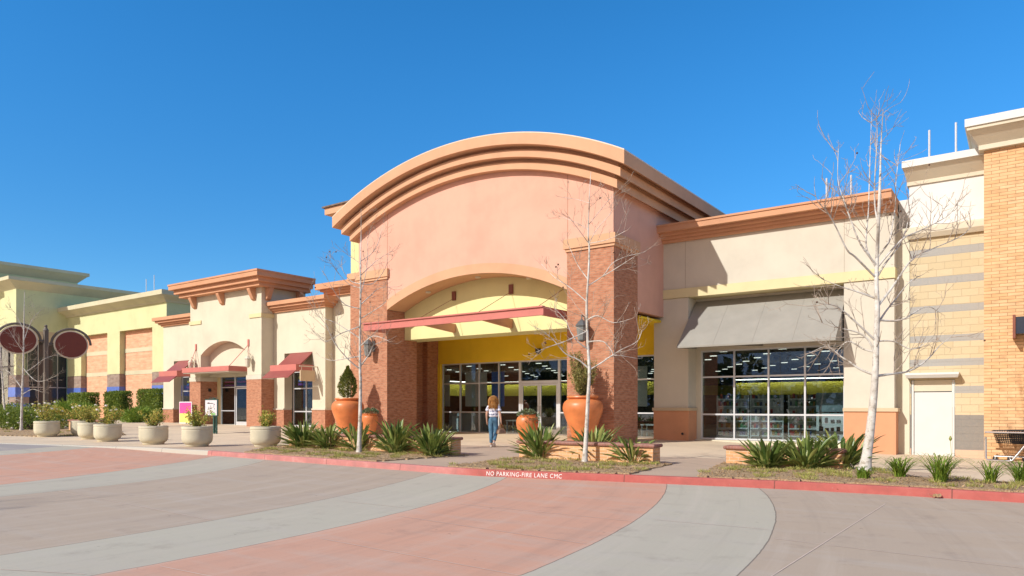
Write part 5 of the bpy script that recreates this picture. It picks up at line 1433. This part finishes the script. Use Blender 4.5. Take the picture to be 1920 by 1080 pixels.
# handbag
bag = local('handbag', 'brown handbag with tan handles held in the right hand of the woman', 'handbag')
m = MB(); 
prof = [(-.15, 0), (-.155, .03), (-.13, .12), (-.085, .175), (.085, .175), (.13, .12), (.155, .03), (.15, 0)]
m.prism(prof, 'x', -.075, .075); m.build('bag_body', 'bag', bag, bevel=.02)
m = MB()
for s in (-1, 1): m.tube([(s*.045, -.07, .16), (s*.04, -.06, .25), (s*.012, -.03, .31), (s*.012, .03, .31), (s*.04, .06, .25), (s*.045, .07, .16)], .009, 6)
m.build('bag_handle', 'strap', bag, smooth=True)
hm = Matrix.Rotation(R(24), 4, 'Z') @ Vector((.258, .01, .74))
bag.location = person.location+hm+Vector((0, 0, -.305)); bag.rotation_euler = (0, 0, R(24-40))

# ================================================================== surroundings behind the viewer (seen in the glass)
r = random.Random(77); m = MB()
for k in range(70):
    cx, cy = -130+3.2*k+r.uniform(-1, 1), -62-r.uniform(0, 14); hh = r.uniform(6, 11)*(1 if cx < -40 or cx > 12 else .5)
    for _ in range(260):
        d = rv(r); c = Vector((cx+d.x*hh*.36, cy+d.y*hh*.36, hh*.55+d.z*hh*.46)); m.leaf(c, d+rv(r), .9, 1.4, rv(r))
    m.tube([(cx, cy, -.5), (cx, cy, hh*.5)], .25, 6)
tag(m.build('woodland', 'woods'), kind='stuff')
m = MB(); n = 60; rows = []
for j, (dy, f) in enumerate(((-700, 0), (-900, .55), (-1200, 1.0), (-1700, .2))):
    for i in range(n):
        x = -1900+3800*i/(n-1); hh = 128+36*math.sin(i*.33+1)+14*math.sin(i*.9+1)+6*math.sin(i*2.3)
        m.v.append((x, dy, -1+hh*f))
for j in range(3):
    for i in range(n-1): m.f.append((j*n+i, j*n+i+1, (j+1)*n+i+1, (j+1)*n+i))
struct(m.build('hills', 'hill', smooth=True))

# ================================================================== light, sky, camera
sd = Vector((1.65, 4.8, -3.41)).normalized()      # direction the sunlight travels
sun = bpy.data.lights.new('sun', 'SUN'); sun.energy = 3.5; sun.angle = R(.53); sun.color = (.97, .95, .90)
so = bpy.data.objects.new('sun', sun); COL.objects.link(so); so.rotation_euler = sd.to_track_quat('-Z', 'Y').to_euler(); so.location = (-20, -40, 40)
w = bpy.data.worlds.new('World'); scene.world = w; w.use_nodes = True
nt = w.node_tree; nt.nodes.clear(); N = NT(nt)
out = N.n('ShaderNodeOutputWorld'); bg = N.n('ShaderNodeBackground'); bg.inputs[1].default_value = .125
sky = N.n('ShaderNodeTexSky', sky_type='NISHITA'); sky.sun_disc = False
sky.sun_elevation = math.asin(-sd.z); sky.sun_rotation = math.atan2(-sd.x, -sd.y)
sky.altitude = 1500; sky.air_density = .85; sky.dust_density = .0; sky.ozone_density = 3.0
# the clear half of the sky is deep blue, the half round the sun has a warm tint added as fill light
dirv = N.n('ShaderNodeTexCoord').outputs['Generated']; dd = N.sep(dirv)
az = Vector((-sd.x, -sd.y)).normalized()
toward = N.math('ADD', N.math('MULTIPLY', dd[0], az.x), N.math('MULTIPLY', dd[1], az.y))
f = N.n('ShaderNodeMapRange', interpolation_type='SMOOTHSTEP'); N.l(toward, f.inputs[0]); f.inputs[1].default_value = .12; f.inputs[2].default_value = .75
def hsv(sat, val):
    h = N.n('ShaderNodeHueSaturation'); h.inputs['Saturation'].default_value = sat; h.inputs['Value'].default_value = val
    N.l(sky.outputs[0], h.inputs['Color']); return h.outputs[0]
lowf = N.n('ShaderNodeMapRange', interpolation_type='SMOOTHSTEP'); N.l(dd[2], lowf.inputs[0]); lowf.inputs[1].default_value = .5; lowf.inputs[2].default_value = .02
clear = N.mix(1.0, N.mix(lowf.outputs[0], hsv(1.30, 1.45), hsv(1.30, .92)), (.95, 1.04, .97), 'MULTIPLY')
warm_fill = N.mix(1.0, hsv(.30, 1.05), (1.46, .98, .68), 'MULTIPLY')
N.l(N.mix(f.outputs[0], clear, warm_fill), bg.inputs[0]); N.l(bg.outputs[0], out.inputs[0])
cam = bpy.data.cameras.new('camera'); co = bpy.data.objects.new('camera', cam); COL.objects.link(co)
cam.sensor_width = 36; cam.lens = F/1920*36; cam.shift_y = (HOR-540)/1920; cam.clip_end = 5000; cam.clip_start = .1
co.location = (0, 0, H); co.rotation_euler = (R(90), 0, TH)
scene.camera = co
vs = scene.view_settings; vs.view_transform = 'Standard'; vs.look = 'None'; vs.exposure = .46; vs.gamma = 1
scene.cycles.max_bounces = 8; scene.cycles.transparent_max_bounces = 12
